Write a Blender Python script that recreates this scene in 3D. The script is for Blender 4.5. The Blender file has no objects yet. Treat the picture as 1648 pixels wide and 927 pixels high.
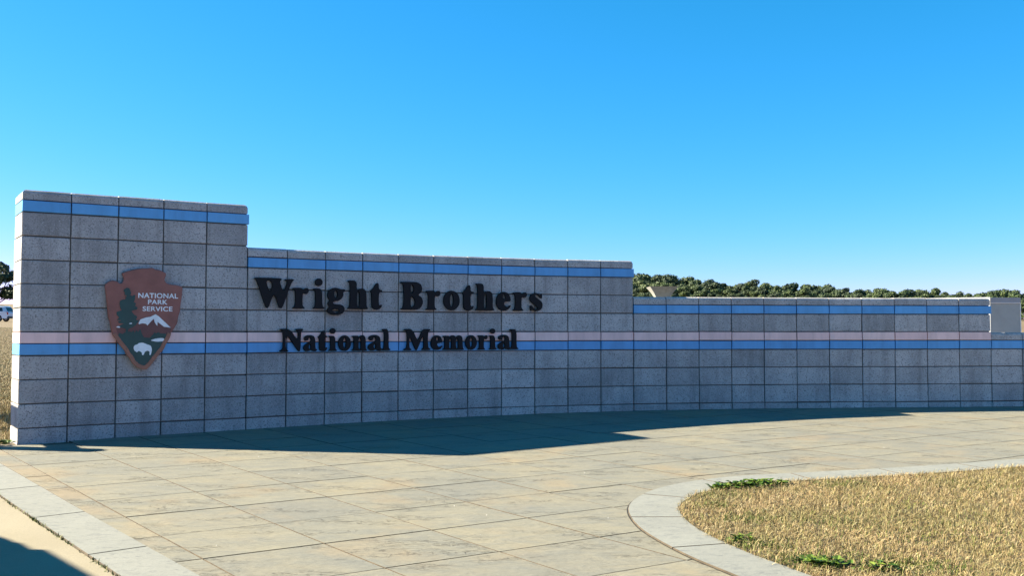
import bpy, bmesh, math, random
import numpy as np
from mathutils import Vector, Matrix
from math import sin, cos, radians, pi

random.seed(7)
rng = np.random.default_rng(11)
SC = bpy.context.scene
COL = SC.collection

# ------------------------------------------------------------------ camera
cam_data = bpy.data.cameras.new("camera")
cam_data.sensor_width = 36.0
cam_data.lens = 34.95
cam_data.clip_start = 0.05
cam_data.clip_end = 6000
cam = bpy.data.objects.new("camera", cam_data)
COL.objects.link(cam)
EYE = 1.11
cam.location = (0, 0, EYE)
cam.rotation_euler = (radians(90 + 2.52), 0, 0)
SC.camera = cam

# ------------------------------------------------------------------ light
SUN_EL, SUN_AZ = 29.2, -80.0          # azimuth clockwise from +Y
world = bpy.data.worlds.new("World")
SC.world = world
world.use_nodes = True
wn, wl = world.node_tree.nodes, world.node_tree.links
sky = wn.new("ShaderNodeTexSky")
sky.sky_type = 'NISHITA'
sky.sun_disc = False
sky.sun_elevation = radians(SUN_EL)
sky.sun_rotation = radians(SUN_AZ)
sky.altitude = 0
sky.air_density = 1.0
sky.dust_density = 0.0
sky.ozone_density = 10.0
# one even colour grade for the whole sky
sep = wn.new("ShaderNodeSeparateColor"); com = wn.new("ShaderNodeCombineColor")
wl.new(sky.outputs[0], sep.inputs[0])
for ch, (power, gain) in enumerate(((1.95, 0.40), (0.80, 1.24), (1.0, 1.10))):
    pw = wn.new("ShaderNodeMath"); pw.operation = 'POWER'; pw.inputs[1].default_value = power
    ml = wn.new("ShaderNodeMath"); ml.operation = 'MULTIPLY'; ml.inputs[1].default_value = gain
    wl.new(sep.outputs[ch], pw.inputs[0]); wl.new(pw.outputs[0], ml.inputs[0]); wl.new(ml.outputs[0], com.inputs[ch])
wl.new(com.outputs[0], wn['Background'].inputs['Color'])
wn['Background'].inputs['Strength'].default_value = 0.050

sun_data = bpy.data.lights.new("sun", 'SUN')
sun_data.energy = 5.0
sun_data.angle = radians(0.5)
sun_data.color = (1.0, 0.91, 0.72)
sun = bpy.data.objects.new("sun", sun_data)
COL.objects.link(sun)
_e, _a = radians(SUN_EL), radians(SUN_AZ)
to_sun = Vector((sin(_a)*cos(_e), cos(_a)*cos(_e), sin(_e)))
sun.rotation_euler = (-to_sun).to_track_quat('-Z', 'Y').to_euler()
sun.location = to_sun * 60

SC.view_settings.view_transform = 'Standard'
SC.view_settings.look = 'None'
SC.view_settings.gamma = 1.0
SC.view_settings.exposure = 2.07

GLYPHS = {
    'W': [[(0.0,1.009),(0.343,1.009),(0.684,1.009),(0.688,0.931),(0.639,0.889),(0.731,0.529),(0.832,0.889),(0.765,0.925),(0.758,0.985),(1.0,0.985),(0.993,0.925),(0.937,0.88),(0.72,0.024),(0.668,-0.012),(0.617,0.024),(0.5,0.52),(0.37,0.024),(0.332,-0.009),(0.287,0.024),(0.063,0.901),(0.007,0.955)],[(0.294,0.907),(0.419,0.907),(0.455,0.715),(0.39,0.523)]],
    'r': [[(0.0,0.7),(0.576,0.707),(0.621,0.637),(0.746,0.694),(0.904,0.71),(1.0,0.637),(0.972,0.536),(0.847,0.479),(0.695,0.511),(0.633,0.505),(0.61,0.41),(0.61,0.095),(0.746,0.044),(0.734,-0.009),(0.0,-0.009),(0.0,0.044),(0.158,0.085),(0.158,0.59),(0.011,0.637)]],
    'i': [[(0.826,0.899),(0.8,0.846),(0.728,0.801),(0.62,0.771),(0.492,0.76),(0.365,0.771),(0.257,0.801),(0.184,0.846),(0.159,0.899),(0.184,0.952),(0.257,0.997),(0.365,1.027),(0.492,1.038),(0.62,1.027),(0.728,0.997),(0.8,0.952)],[(0.038,0.703),(0.795,0.694),(0.795,0.095),(1.0,0.047),(0.985,-0.009),(0.0,-0.009),(0.015,0.041),(0.205,0.085),(0.205,0.599),(0.038,0.64)]],
    'g': [[(1.0,0.69),(0.99,0.589),(0.876,0.579),(0.915,0.484),(0.826,0.358),(0.652,0.278),(0.403,0.253),(0.318,0.215),(0.428,0.168),(0.726,0.168),(0.925,0.104),(0.99,-0.013),(0.9,-0.139),(0.677,-0.209),(0.378,-0.215),(0.129,-0.171),(0.0,-0.085),(0.03,0.009),(0.154,0.063),(0.04,0.136),(0.055,0.231),(0.154,0.294),(0.03,0.389),(0.02,0.532),(0.129,0.658),(0.328,0.728),(0.527,0.737),(0.726,0.69)],[(0.403,0.579),(0.478,0.639),(0.552,0.589),(0.567,0.468),(0.502,0.373),(0.418,0.421)],[(0.289,-0.044),(0.403,-0.006),(0.627,-0.016),(0.697,-0.063),(0.577,-0.114),(0.388,-0.114)]],
    'h': [[(0.0,1.0),(0.444,1.0),(0.444,0.662),(0.592,0.726),(0.771,0.726),(0.897,0.653),(0.928,0.495),(0.928,0.107),(1.0,0.054),(0.996,-0.006),(0.525,-0.006),(0.0,-0.006),(0.0,0.047),(0.108,0.101),(0.108,0.905),(0.0,0.946)],[(0.462,0.088),(0.462,0.543),(0.525,0.612),(0.578,0.549),(0.578,0.088)]],
    't': [[(0.713,0.934),(0.727,0.7),(0.979,0.694),(0.979,0.599),(0.727,0.593),(0.727,0.196),(0.797,0.142),(0.888,0.18),(1.0,0.158),(0.909,0.054),(0.699,-0.013),(0.42,-0.013),(0.196,0.054),(0.154,0.164),(0.154,0.59),(0.0,0.615),(0.175,0.7),(0.35,0.795),(0.49,0.921)]],
    'B': [[(0.0,1.0),(0.43,1.0),(0.717,1.0),(0.902,0.932),(0.967,0.78),(0.922,0.61),(0.779,0.536),(0.943,0.458),(1.0,0.305),(0.955,0.136),(0.82,0.02),(0.656,-0.007),(0.02,-0.007),(0.02,0.051),(0.152,0.085),(0.152,0.898),(0.0,0.942)],[(0.463,0.898),(0.533,0.881),(0.594,0.78),(0.566,0.637),(0.463,0.576)],[(0.463,0.475),(0.574,0.434),(0.656,0.288),(0.594,0.129),(0.463,0.102)]],
    'o': [[(1.0,0.353),(0.976,0.239),(0.905,0.137),(0.794,0.056),(0.655,0.004),(0.5,-0.014),(0.345,0.004),(0.206,0.056),(0.095,0.137),(0.024,0.239),(0.0,0.353),(0.024,0.466),(0.095,0.568),(0.206,0.649),(0.345,0.701),(0.5,0.719),(0.655,0.701),(0.794,0.649),(0.905,0.568),(0.976,0.466)],[(0.598,0.359),(0.588,0.259),(0.561,0.179),(0.522,0.135),(0.478,0.135),(0.439,0.179),(0.412,0.259),(0.402,0.359),(0.412,0.459),(0.439,0.54),(0.478,0.584),(0.522,0.584),(0.561,0.54),(0.588,0.459)]],
    'e': [[(1.0,0.339),(0.54,0.332),(0.571,0.21),(0.748,0.142),(0.975,0.234),(1.0,0.169),(0.81,0.034),(0.534,-0.017),(0.227,0.034),(0.043,0.176),(0.0,0.346),(0.074,0.549),(0.288,0.678),(0.534,0.719),(0.81,0.664),(0.963,0.515)],[(0.46,0.461),(0.485,0.566),(0.546,0.61),(0.613,0.559),(0.638,0.454)]],
    's': [[(0.932,0.675),(0.946,0.468),(0.811,0.468),(0.676,0.566),(0.486,0.61),(0.405,0.569),(0.541,0.498),(0.878,0.38),(1.0,0.244),(0.912,0.068),(0.608,-0.017),(0.338,0.007),(0.169,0.024),(0.081,-0.014),(0.041,0.217),(0.189,0.217),(0.338,0.108),(0.541,0.068),(0.595,0.115),(0.473,0.193),(0.101,0.329),(0.0,0.464),(0.101,0.617),(0.405,0.695),(0.642,0.668),(0.824,0.644)]],
    'N': [[(0.0,1.008),(0.431,1.008),(0.765,0.492),(0.765,0.87),(0.667,0.931),(0.667,1.008),(1.0,1.008),(1.0,0.939),(0.902,0.87),(0.894,-0.008),(0.784,-0.008),(0.263,0.805),(0.263,0.114),(0.373,0.057),(0.373,-0.016),(0.0,-0.016),(0.0,0.057),(0.137,0.114),(0.137,0.886),(0.0,0.943)]],
    'a': [[(0.065,0.656),(0.327,0.73),(0.621,0.73),(0.837,0.635),(0.882,0.448),(0.882,0.124),(1.0,0.095),(0.993,0.025),(0.817,-0.025),(0.621,0.025),(0.575,0.066),(0.359,-0.017),(0.131,0.004),(0.0,0.116),(0.033,0.261),(0.261,0.365),(0.523,0.427),(0.536,0.552),(0.444,0.622),(0.379,0.573),(0.359,0.469),(0.163,0.448),(0.039,0.531)],[(0.523,0.315),(0.536,0.137),(0.444,0.116),(0.392,0.178),(0.425,0.274)]],
    'n': [[(0.0,0.698),(0.414,0.707),(0.426,0.64),(0.642,0.731),(0.827,0.698),(0.914,0.566),(0.914,0.099),(1.0,0.054),(0.994,-0.012),(0.488,-0.012),(0.0,-0.012),(0.0,0.054),(0.117,0.099),(0.117,0.595),(0.0,0.632)],[(0.444,0.087),(0.444,0.512),(0.512,0.591),(0.58,0.512),(0.58,0.087)]],
    'l': [[(0.0,1.004),(0.793,1.012),(0.783,0.119),(1.0,0.07),(1.0,-0.004),(0.0,-0.004),(0.0,0.07),(0.239,0.119),(0.239,0.877),(0.0,0.926)]],
    'M': [[(0.014,1.009),(0.333,1.009),(0.518,0.414),(0.695,1.009),(1.0,1.009),(0.993,0.928),(0.901,0.874),(0.908,0.122),(1.0,0.068),(1.0,-0.009),(0.67,-0.009),(0.67,0.063),(0.738,0.122),(0.727,0.752),(0.504,-0.009),(0.433,-0.009),(0.213,0.721),(0.216,0.122),(0.298,0.063),(0.298,-0.009),(0.0,-0.009),(0.0,0.063),(0.121,0.122),(0.121,0.874),(0.014,0.928)]],
    'm': [[(0.0,0.685),(0.284,0.694),(0.298,0.626),(0.431,0.721),(0.564,0.685),(0.609,0.617),(0.742,0.721),(0.876,0.676),(0.933,0.55),(0.933,0.099),(1.0,0.054),(0.996,-0.009),(0.498,-0.009),(0.0,-0.009),(0.0,0.054),(0.089,0.099),(0.089,0.572),(0.009,0.617)],[(0.307,0.077),(0.307,0.482),(0.356,0.559),(0.4,0.482),(0.4,0.077)],[(0.618,0.077),(0.618,0.482),(0.667,0.559),(0.711,0.482),(0.711,0.077)]],
}
LINE_ONE = [('W', 5.132, 6.149), ('r', 6.113, 6.538), ('i', 6.638, 6.954), ('g', 7.008, 7.502), ('h', 7.564, 8.121), ('t', 8.159, 8.516), ('B', 9.007, 9.664), ('r', 9.737, 10.167), ('o', 10.244, 10.727), ('t', 10.773, 11.145), ('h', 11.187, 11.742), ('e', 11.796, 12.248), ('r', 12.298, 12.733), ('s', 12.796, 13.213)]
LINE_TWO = [('N', 5.792, 6.4), ('a', 6.4, 6.762), ('t', 6.769, 7.041), ('i', 7.058, 7.297), ('o', 7.317, 7.668), ('n', 7.688, 8.103), ('a', 8.121, 8.522), ('l', 8.51, 8.748), ('M', 9.114, 9.882), ('e', 9.882, 10.229), ('m', 10.229, 10.856), ('o', 10.884, 11.236), ('r', 11.251, 11.555), ('i', 11.582, 11.824), ('a', 11.849, 12.248), ('l', 12.206, 12.472)]
STATION_ANGLE = [33.42, 33.18, 32.95, 32.71, 32.47, 32.24, 31.02, 29.69, 28.36, 27.03, 25.71, 24.05, 21.63, 19.22, 16.8, 14.39, 11.97, 10.28, 8.91, 7.53, 6.16, 4.78, 3.58, 3.92, 4.27, 4.61, 4.96, 5.31]
EMBLEM_AT = 2.552
EMBLEM = {
    'outline': [(-0.189,0.52),(-0.156,0.533),(-0.097,0.552),(-0.038,0.565),(0.022,0.569),(0.075,0.574),(0.097,0.561),(0.135,0.557),(0.172,0.54),(0.193,0.527),(0.186,0.498),(0.178,0.468),(0.195,0.44),(0.229,0.429),(0.286,0.425),(0.341,0.409),(0.337,0.356),(0.332,0.298),(0.323,0.245),(0.32,0.182),(0.303,0.135),(0.298,0.077),(0.269,0.03),(0.241,-0.01),(0.224,-0.062),(0.195,-0.108),(0.178,-0.154),(0.14,-0.199),(0.108,-0.239),(0.081,-0.278),(0.054,-0.312),(0.027,-0.334),(-0.011,-0.331),(-0.054,-0.31),(-0.092,-0.275),(-0.108,-0.236),(-0.14,-0.201),(-0.156,-0.162),(-0.194,-0.117),(-0.226,-0.071),(-0.257,-0.032),(-0.269,0.018),(-0.279,0.074),(-0.298,0.141),(-0.303,0.197),(-0.31,0.264),(-0.318,0.331),(-0.329,0.409),(-0.303,0.438),(-0.267,0.454),(-0.231,0.446),(-0.199,0.426),(-0.178,0.441),(-0.17,0.47),(-0.183,0.498)],
    'tree': [(-0.17,0.37),(-0.149,0.387),(-0.126,0.384),(-0.115,0.359),(-0.109,0.338),(-0.119,0.325),(-0.099,0.313),(-0.083,0.326),(-0.073,0.322),(-0.077,0.284),(-0.087,0.263),(-0.067,0.251),(-0.075,0.23),(-0.053,0.213),(-0.059,0.196),(-0.087,0.19),(-0.104,0.183),(-0.095,0.167),(-0.083,0.152),(-0.059,0.138),(-0.055,0.121),(-0.067,0.115),(-0.057,0.099),(-0.035,0.107),(-0.051,0.079),(-0.067,0.058),(-0.095,0.037),(-0.119,0.029),(-0.13,0.017),(-0.132,-0.025),(-0.149,-0.032),(-0.152,-0.0),(-0.149,0.025),(-0.178,0.033),(-0.21,0.035),(-0.22,0.041),(-0.198,0.054),(-0.166,0.071),(-0.202,0.074),(-0.218,0.087),(-0.186,0.1),(-0.225,0.103),(-0.206,0.124),(-0.229,0.149),(-0.228,0.174),(-0.186,0.187),(-0.198,0.211),(-0.206,0.245),(-0.202,0.27),(-0.181,0.282),(-0.162,0.283),(-0.149,0.295),(-0.162,0.304),(-0.144,0.312),(-0.166,0.328),(-0.162,0.345),(-0.174,0.357)],
    'snow_cap': [(-0.043,0.075),(-0.027,0.109),(0.022,0.127),(0.059,0.133),(0.102,0.156),(0.129,0.139),(0.172,0.099),(0.237,0.036),(0.178,0.044),(0.151,0.065),(0.121,0.088),(0.119,0.051),(0.097,0.082),(0.088,0.116),(0.065,0.093),(0.034,0.055),(0.022,0.07),(-0.011,0.075),(-0.038,0.066)],
    'mountain': [(-0.233,0.033),(-0.14,0.041),(-0.043,0.07),(0.022,0.098),(0.097,0.133),(0.172,0.076),(0.237,0.036),(0.247,0.019),(0.212,-0.039),(0.195,-0.062),(0.065,-0.061),(0.0,-0.055),(-0.199,-0.038),(-0.221,-0.004)],
    'meadow': [(-0.218,-0.038),(-0.199,-0.01),(-0.178,-0.021),(-0.151,-0.004),(-0.119,0.001),(-0.097,-0.004),(-0.086,0.013),(-0.073,-0.01),(-0.059,0.013),(-0.045,-0.004),(-0.027,0.024),(-0.011,-0.021),(0.005,-0.05),(0.054,-0.056),(0.081,-0.027),(0.097,-0.004),(0.108,-0.016),(0.129,-0.004),(0.151,-0.016),(0.195,-0.018),(0.201,-0.045),(0.184,-0.085),(0.162,-0.133),(0.124,-0.178),(0.092,-0.219),(0.061,-0.261),(0.027,-0.3),(-0.011,-0.303),(-0.056,-0.282),(-0.081,-0.247),(-0.099,-0.21),(-0.131,-0.176),(-0.153,-0.134),(-0.186,-0.091)],
    'lake': [(0.065,-0.075),(0.108,-0.061),(0.172,-0.056),(0.184,-0.073),(0.172,-0.087),(0.119,-0.091),(0.07,-0.082)],
    'bison': [(-0.083,-0.14),(-0.073,-0.12),(-0.048,-0.112),(-0.038,-0.101),(-0.005,-0.097),(0.032,-0.112),(0.065,-0.124),(0.075,-0.153),(0.073,-0.181),(0.065,-0.21),(0.054,-0.209),(0.056,-0.178),(0.038,-0.169),(0.016,-0.177),(0.005,-0.207),(-0.009,-0.209),(-0.011,-0.184),(-0.038,-0.169),(-0.054,-0.185),(-0.062,-0.176),(-0.075,-0.168)],
    'snow_patch_a': [(-0.234,0.039),(-0.215,0.049),(-0.196,0.041),(-0.199,0.033)],
    'snow_patch_b': [(-0.127,0.069),(-0.113,0.079),(-0.097,0.077),(-0.102,0.067)],
    'text1': [(-0.048,0.3),(0.298,0.307),(-0.048,0.346)],
    'text2': [(0.036,0.245),(0.206,0.244),(0.036,0.287)],
    'text3': [(-0.009,0.183),(0.25,0.183),(-0.009,0.226)],
}
# ------------------------------------------------------------------ helpers
def tag(o, label=None, cat=None, group=None, kind=None):
    if label: o['label'] = label
    if cat: o['category'] = cat
    if group: o['group'] = group
    if kind: o['kind'] = kind
    return o

def link(name, data, parent=None):
    o = bpy.data.objects.new(name, data)
    COL.objects.link(o)
    if parent is not None:
        o.parent = parent
    return o

def empty(name, loc, rz=0.0):
    o = link(name, None)
    o.location = loc
    o.rotation_euler = (0, 0, rz)
    return o

def pydata(name, verts, faces, mat=None, smooth=False):
    me = bpy.data.meshes.new(name)
    me.from_pydata([tuple(v) for v in verts], [], [tuple(f) for f in faces])
    me.update()
    if mat: me.materials.append(mat)
    if smooth:
        for p in me.polygons: p.use_smooth = True
    return me

def np_mesh(name, V, F, mat):
    """V (n,3) float, F (m,k) int with constant k"""
    me = bpy.data.meshes.new(name)
    n, m, k = len(V), len(F), F.shape[1]
    me.vertices.add(n)
    me.vertices.foreach_set("co", np.ascontiguousarray(V, dtype=np.float32).ravel())
    me.loops.add(m*k)
    me.loops.foreach_set("vertex_index", np.ascontiguousarray(F, dtype=np.int32).ravel())
    me.polygons.add(m)
    me.polygons.foreach_set("loop_start", np.arange(0, m*k, k, dtype=np.int32))
    me.update(calc_edges=True)
    me.materials.append(mat)
    return me

def chaikin(pts, it=2, closed=True, r=0.25):
    P = [Vector(p) for p in pts]
    for _ in range(it):
        Q = []
        n = len(P)
        rngi = range(n) if closed else range(n-1)
        if not closed: Q.append(P[0])
        for i in rngi:
            a, b = P[i], P[(i+1) % n]
            Q.append(a.lerp(b, r)); Q.append(a.lerp(b, 1-r))
        if not closed: Q.append(P[-1])
        P = Q
    return P

def curve_mesh(name, contours, extrude, bevel, mat, bevel_res=1, offset=0.0):
    cu = bpy.data.curves.new(name, 'CURVE')
    cu.dimensions = '2D'
    cu.fill_mode = 'BOTH'
    cu.extrude = extrude
    cu.bevel_depth = bevel
    cu.bevel_resolution = bevel_res
    cu.offset = offset
    for c in contours:
        sp = cu.splines.new('POLY')
        sp.points.add(len(c)-1)
        for p, q in zip(sp.points, c):
            p.co = (q[0], q[1], 0, 1)
        sp.use_cyclic_u = True
    return to_mesh(name, cu, mat)

def to_mesh(name, cu, mat):
    tmp = bpy.data.objects.new("tmp", cu)
    COL.objects.link(tmp)
    dg = bpy.context.evaluated_depsgraph_get()
    dg.update()
    me = bpy.data.meshes.new_from_object(tmp.evaluated_get(dg))
    me.name = name
    bpy.data.objects.remove(tmp)
    bpy.data.curves.remove(cu)
    me.materials.clear()
    me.materials.append(mat)
    return me

def ground_z(x, y):
    return 0.02*y

def clip_half(poly, px, py, nx, ny):
    """keep the side where (p - P).n <= 0"""
    out = []
    n = len(poly)
    for i in range(n):
        a, b = poly[i], poly[(i+1) % n]
        da = (a[0]-px)*nx + (a[1]-py)*ny
        db = (b[0]-px)*nx + (b[1]-py)*ny
        if da <= 0: out.append(a)
        if (da < 0 < db) or (db < 0 < da):
            t = da/(da-db)
            out.append((a[0]+(b[0]-a[0])*t, a[1]+(b[1]-a[1])*t))
    return out

def area(poly):
    return 0.5*sum(poly[i][0]*poly[(i+1) % len(poly)][1]-poly[(i+1) % len(poly)][0]*poly[i][1] for i in range(len(poly)))

def inset(poly, d):
    """inset a ccw polygon by d (mitred, clamped)"""
    n = len(poly); out = []
    for i in range(n):
        p0, p1, p2 = Vector(poly[i-1]), Vector(poly[i]), Vector(poly[(i+1) % n])
        e1 = (p1-p0); e2 = (p2-p1)
        if e1.length < 1e-6 or e2.length < 1e-6:
            out.append(tuple(p1)); continue
        e1.normalize(); e2.normalize()
        n1 = Vector((-e1.y, e1.x)); n2 = Vector((-e2.y, e2.x))
        m = n1+n2
        k = d/max(0.35, m.length_squared/2)
        out.append(tuple(p1+m*k))
    return out

def slab_mesh(name, poly, top, thick, bevel, mat, origin, jit=0.0):
    """prism over a ccw plan polygon on the sloping ground; top edge bevelled"""
    ox, oy = origin
    if area(poly) < 0: poly = poly[::-1]
    inn = inset(poly, bevel)
    n = len(poly)
    V, F = [], []
    tx, ty = random.uniform(-jit, jit), random.uniform(-jit, jit)
    oz = ground_z(ox, oy)
    def z(p, h): return ground_z(*p)+h-oz+(p[0]-ox)*tx+(p[1]-oy)*ty
    for p in poly: V.append((p[0]-ox, p[1]-oy, z(p, top-thick)))
    for p in poly: V.append((p[0]-ox, p[1]-oy, z(p, top-bevel*0.7)))
    for p in inn: V.append((p[0]-ox, p[1]-oy, z(p, top)))
    for i in range(n):
        j = (i+1) % n
        F.append((i, j, n+j, n+i)); F.append((n+i, n+j, 2*n+j, 2*n+i))
    F.append(tuple(range(2*n, 3*n)))
    me = pydata(name, V, F, mat)
    me.materials.append(M_DIRT)                     # the joint faces are stained with dirt
    for p in me.polygons: p.material_index = 1
    me.polygons[len(me.polygons)-1].material_index = 0
    return me

# ------------------------------------------------------------------ materials
def new_mat(name):
    m = bpy.data.materials.new(name)
    m.use_nodes = True
    nt = m.node_tree
    b = nt.nodes['Principled BSDF']
    return m, nt, b

def N(nt, t, **kw):
    n = nt.nodes.new(t)
    for k, v in kw.items():
        if k in n.inputs: n.inputs[k].default_value = v
        else: setattr(n, k, v)
    return n

def ramp(nt, fac, stops, interp='LINEAR'):
    r = nt.nodes.new('ShaderNodeValToRGB')
    r.color_ramp.interpolation = interp
    els = r.color_ramp.elements
    while len(els) > 1: els.remove(els[-1])
    els[0].position = stops[0][0]; els[0].color = (*stops[0][1], 1)
    for p, c in stops[1:]:
        e = els.new(p); e.color = (*c, 1)
    nt.links.new(fac, r.inputs[0])
    return r.outputs[0]

def mixc(nt, fac, a, b, mode='MIX'):
    m = nt.nodes.new('ShaderNodeMix')
    m.data_type = 'RGBA'; m.blend_type = mode
    if isinstance(fac, (int, float)): m.inputs[0].default_value = fac
    else: nt.links.new(fac, m.inputs[0])
    for v, i in ((a, 6), (b, 7)):
        if isinstance(v, tuple): m.inputs[i].default_value = (*v, 1)
        else: nt.links.new(v, m.inputs[i])
    return m.outputs[2]

def noise(nt, vec, scale, detail=4, rough=0.55, dist=0.0):
    n = N(nt, 'ShaderNodeTexNoise', Scale=scale, Detail=detail, Roughness=rough, Distortion=dist)
    if vec is not None: nt.links.new(vec, n.inputs['Vector'])
    return n.outputs['Fac']

def math_n(nt, op, a, b=None):
    n = nt.nodes.new('ShaderNodeMath'); n.operation = op
    for i, v in enumerate((a, b)):
        if v is None: continue
        if isinstance(v, (int, float)): n.inputs[i].default_value = v
        else: nt.links.new(v, n.inputs[i])
    return n.outputs[0]

def bump(nt, b, height, strength, dist, prev=None):
    n = N(nt, 'ShaderNodeBump', Strength=strength, Distance=dist)
    nt.links.new(height, n.inputs['Height'])
    if prev is not None: nt.links.new(prev, n.inputs['Normal'])
    nt.links.new(n.outputs[0], b.inputs['Normal'])
    return n.outputs[0]

def world_pos(nt, per_object=True, rot=0.0, scale=(1, 1, 1)):
    g = nt.nodes.new('ShaderNodeNewGeometry')
    out = g.outputs['Position']
    if per_object:
        oi = nt.nodes.new('ShaderNodeObjectInfo')
        sc = nt.nodes.new('ShaderNodeVectorMath'); sc.operation = 'SCALE'
        cb = nt.nodes.new('ShaderNodeCombineXYZ')
        for i in range(3): nt.links.new(oi.outputs['Random'], cb.inputs[i])
        nt.links.new(cb.outputs[0], sc.inputs[0]); sc.inputs['Scale'].default_value = 37.0
        ad = nt.nodes.new('ShaderNodeVectorMath'); ad.operation = 'ADD'
        nt.links.new(out, ad.inputs[0]); nt.links.new(sc.outputs[0], ad.inputs[1])
        out = ad.outputs[0]
    mp = nt.nodes.new('ShaderNodeMapping')
    mp.inputs['Rotation'].default_value = (0, 0, rot)
    mp.inputs['Scale'].default_value = scale
    nt.links.new(out, mp.inputs['Vector'])
    return mp.outputs[0]

def obj_random(nt):
    return nt.nodes.new('ShaderNodeObjectInfo').outputs['Random']

def island_random(nt):
    return nt.nodes.new('ShaderNodeNewGeometry').outputs['Random Per Island']

def mat_plain(name, col, rough=0.5, metal=0.0, var=0.0, spec=0.5, nscale=30, coat=0.0):
    m, nt, b = new_mat(name)
    b.inputs['Roughness'].default_value = rough
    b.inputs['Metallic'].default_value = metal
    b.inputs['Specular IOR Level'].default_value = spec
    b.inputs['Coat Weight'].default_value = coat
    v = world_pos(nt, False)
    f = noise(nt, v, nscale, 5, 0.6)
    d = tuple(c*(1-0.18-var) for c in col); l = tuple(min(1, c*(1.12+var)) for c in col)
    nt.links.new(ramp(nt, f, [(0.3, d), (0.7, l)]), b.inputs['Base Color'])
    return m

# exposed-aggregate concrete block
def mat_concrete_block():
    m, nt, b = new_mat("ground_face_concrete")
    v = world_pos(nt)
    base = ramp(nt, obj_random(nt), [(0, (0.335, 0.318, 0.31)), (0.5, (0.405, 0.385, 0.372)), (1, (0.475, 0.448, 0.432))])
    blot = noise(nt, v, 5.0, 5, 0.6)
    c = mixc(nt, 0.55, base, ramp(nt, blot, [(0.3, (0.72, 0.72, 0.72)), (0.7, (1.22, 1.21, 1.2))]), 'MULTIPLY')
    vstk = world_pos(nt, False, 0.0, (1.0, 1.0, 0.10))
    stk = noise(nt, vstk, 7.0, 5, 0.65)
    c = mixc(nt, 0.75, c, ramp(nt, stk, [(0.30, (0.62, 0.61, 0.60)), (0.5, (1.0, 1.0, 1.0)), (0.72, (1.12, 1.11, 1.09))]), 'MULTIPLY')
    vbig = world_pos(nt, False)
    stain = noise(nt, vbig, 1.1, 5, 0.65, 0.5)
    c = mixc(nt, 0.7, c, ramp(nt, stain, [(0.30, (0.76, 0.77, 0.78)), (0.6, (1.06, 1.05, 1.04))]), 'MULTIPLY')
    f1 = noise(nt, v, 75, 3, 0.7)
    c = mixc(nt, ramp(nt, f1, [(0.54, (0, 0, 0)), (0.62, (1, 1, 1))]), c, (0.20, 0.19, 0.18))
    f2 = noise(nt, v, 130, 2, 0.6)
    c = mixc(nt, ramp(nt, f2, [(0.60, (0, 0, 0)), (0.67, (0.8, 0.8, 0.8))]), c, (0.50, 0.48, 0.46))
    vo = N(nt, 'ShaderNodeTexVoronoi', Scale=48.0); nt.links.new(v, vo.inputs['Vector'])
    pit = ramp(nt, vo.outputs['Distance'], [(0.10, (1, 1, 1)), (0.2, (0, 0, 0))])
    c = mixc(nt, math_n(nt, 'MULTIPLY', pit, 0.75), c, (0.10, 0.095, 0.09))
    nt.links.new(c, b.inputs['Base Color'])
    b.inputs['Roughness'].default_value = 0.92
    b.inputs['Specular IOR Level'].default_value = 0.25
    h = math_n(nt, 'SUBTRACT', math_n(nt, 'ADD', f1, math_n(nt, 'MULTIPLY', blot, 0.6)), pit)
    bump(nt, b, h, 0.7, 0.003)
    return m

def mat_tile(name, lo, hi, rough):
    m, nt, b = new_mat(name)
    v = world_pos(nt)
    base = ramp(nt, obj_random(nt), [(0, lo), (1, hi)])
    f = noise(nt, v, 6, 5, 0.6)
    c = mixc(nt, 0.5, base, ramp(nt, f, [(0.3, (0.86, 0.86, 0.86)), (0.7, (1.1, 1.1, 1.1))]), 'MULTIPLY')
    s = noise(nt, v, 40, 4, 0.7)
    c = mixc(nt, ramp(nt, s, [(0.66, (0, 0, 0)), (0.74, (0.35, 0.35, 0.35))]), c, (0.20, 0.20, 0.20))
    vstk = world_pos(nt, False, 0.0, (1.0, 1.0, 0.15))
    stk = noise(nt, vstk, 9.0, 5, 0.65)
    c = mixc(nt, 0.6, c, ramp(nt, stk, [(0.32, (0.78, 0.78, 0.78)), (0.6, (1.04, 1.04, 1.04))]), 'MULTIPLY')
    nt.links.new(c, b.inputs['Base Color'])
    b.inputs['Roughness'].default_value = rough
    bump(nt, b, f, 0.12, 0.004)
    return m

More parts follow.
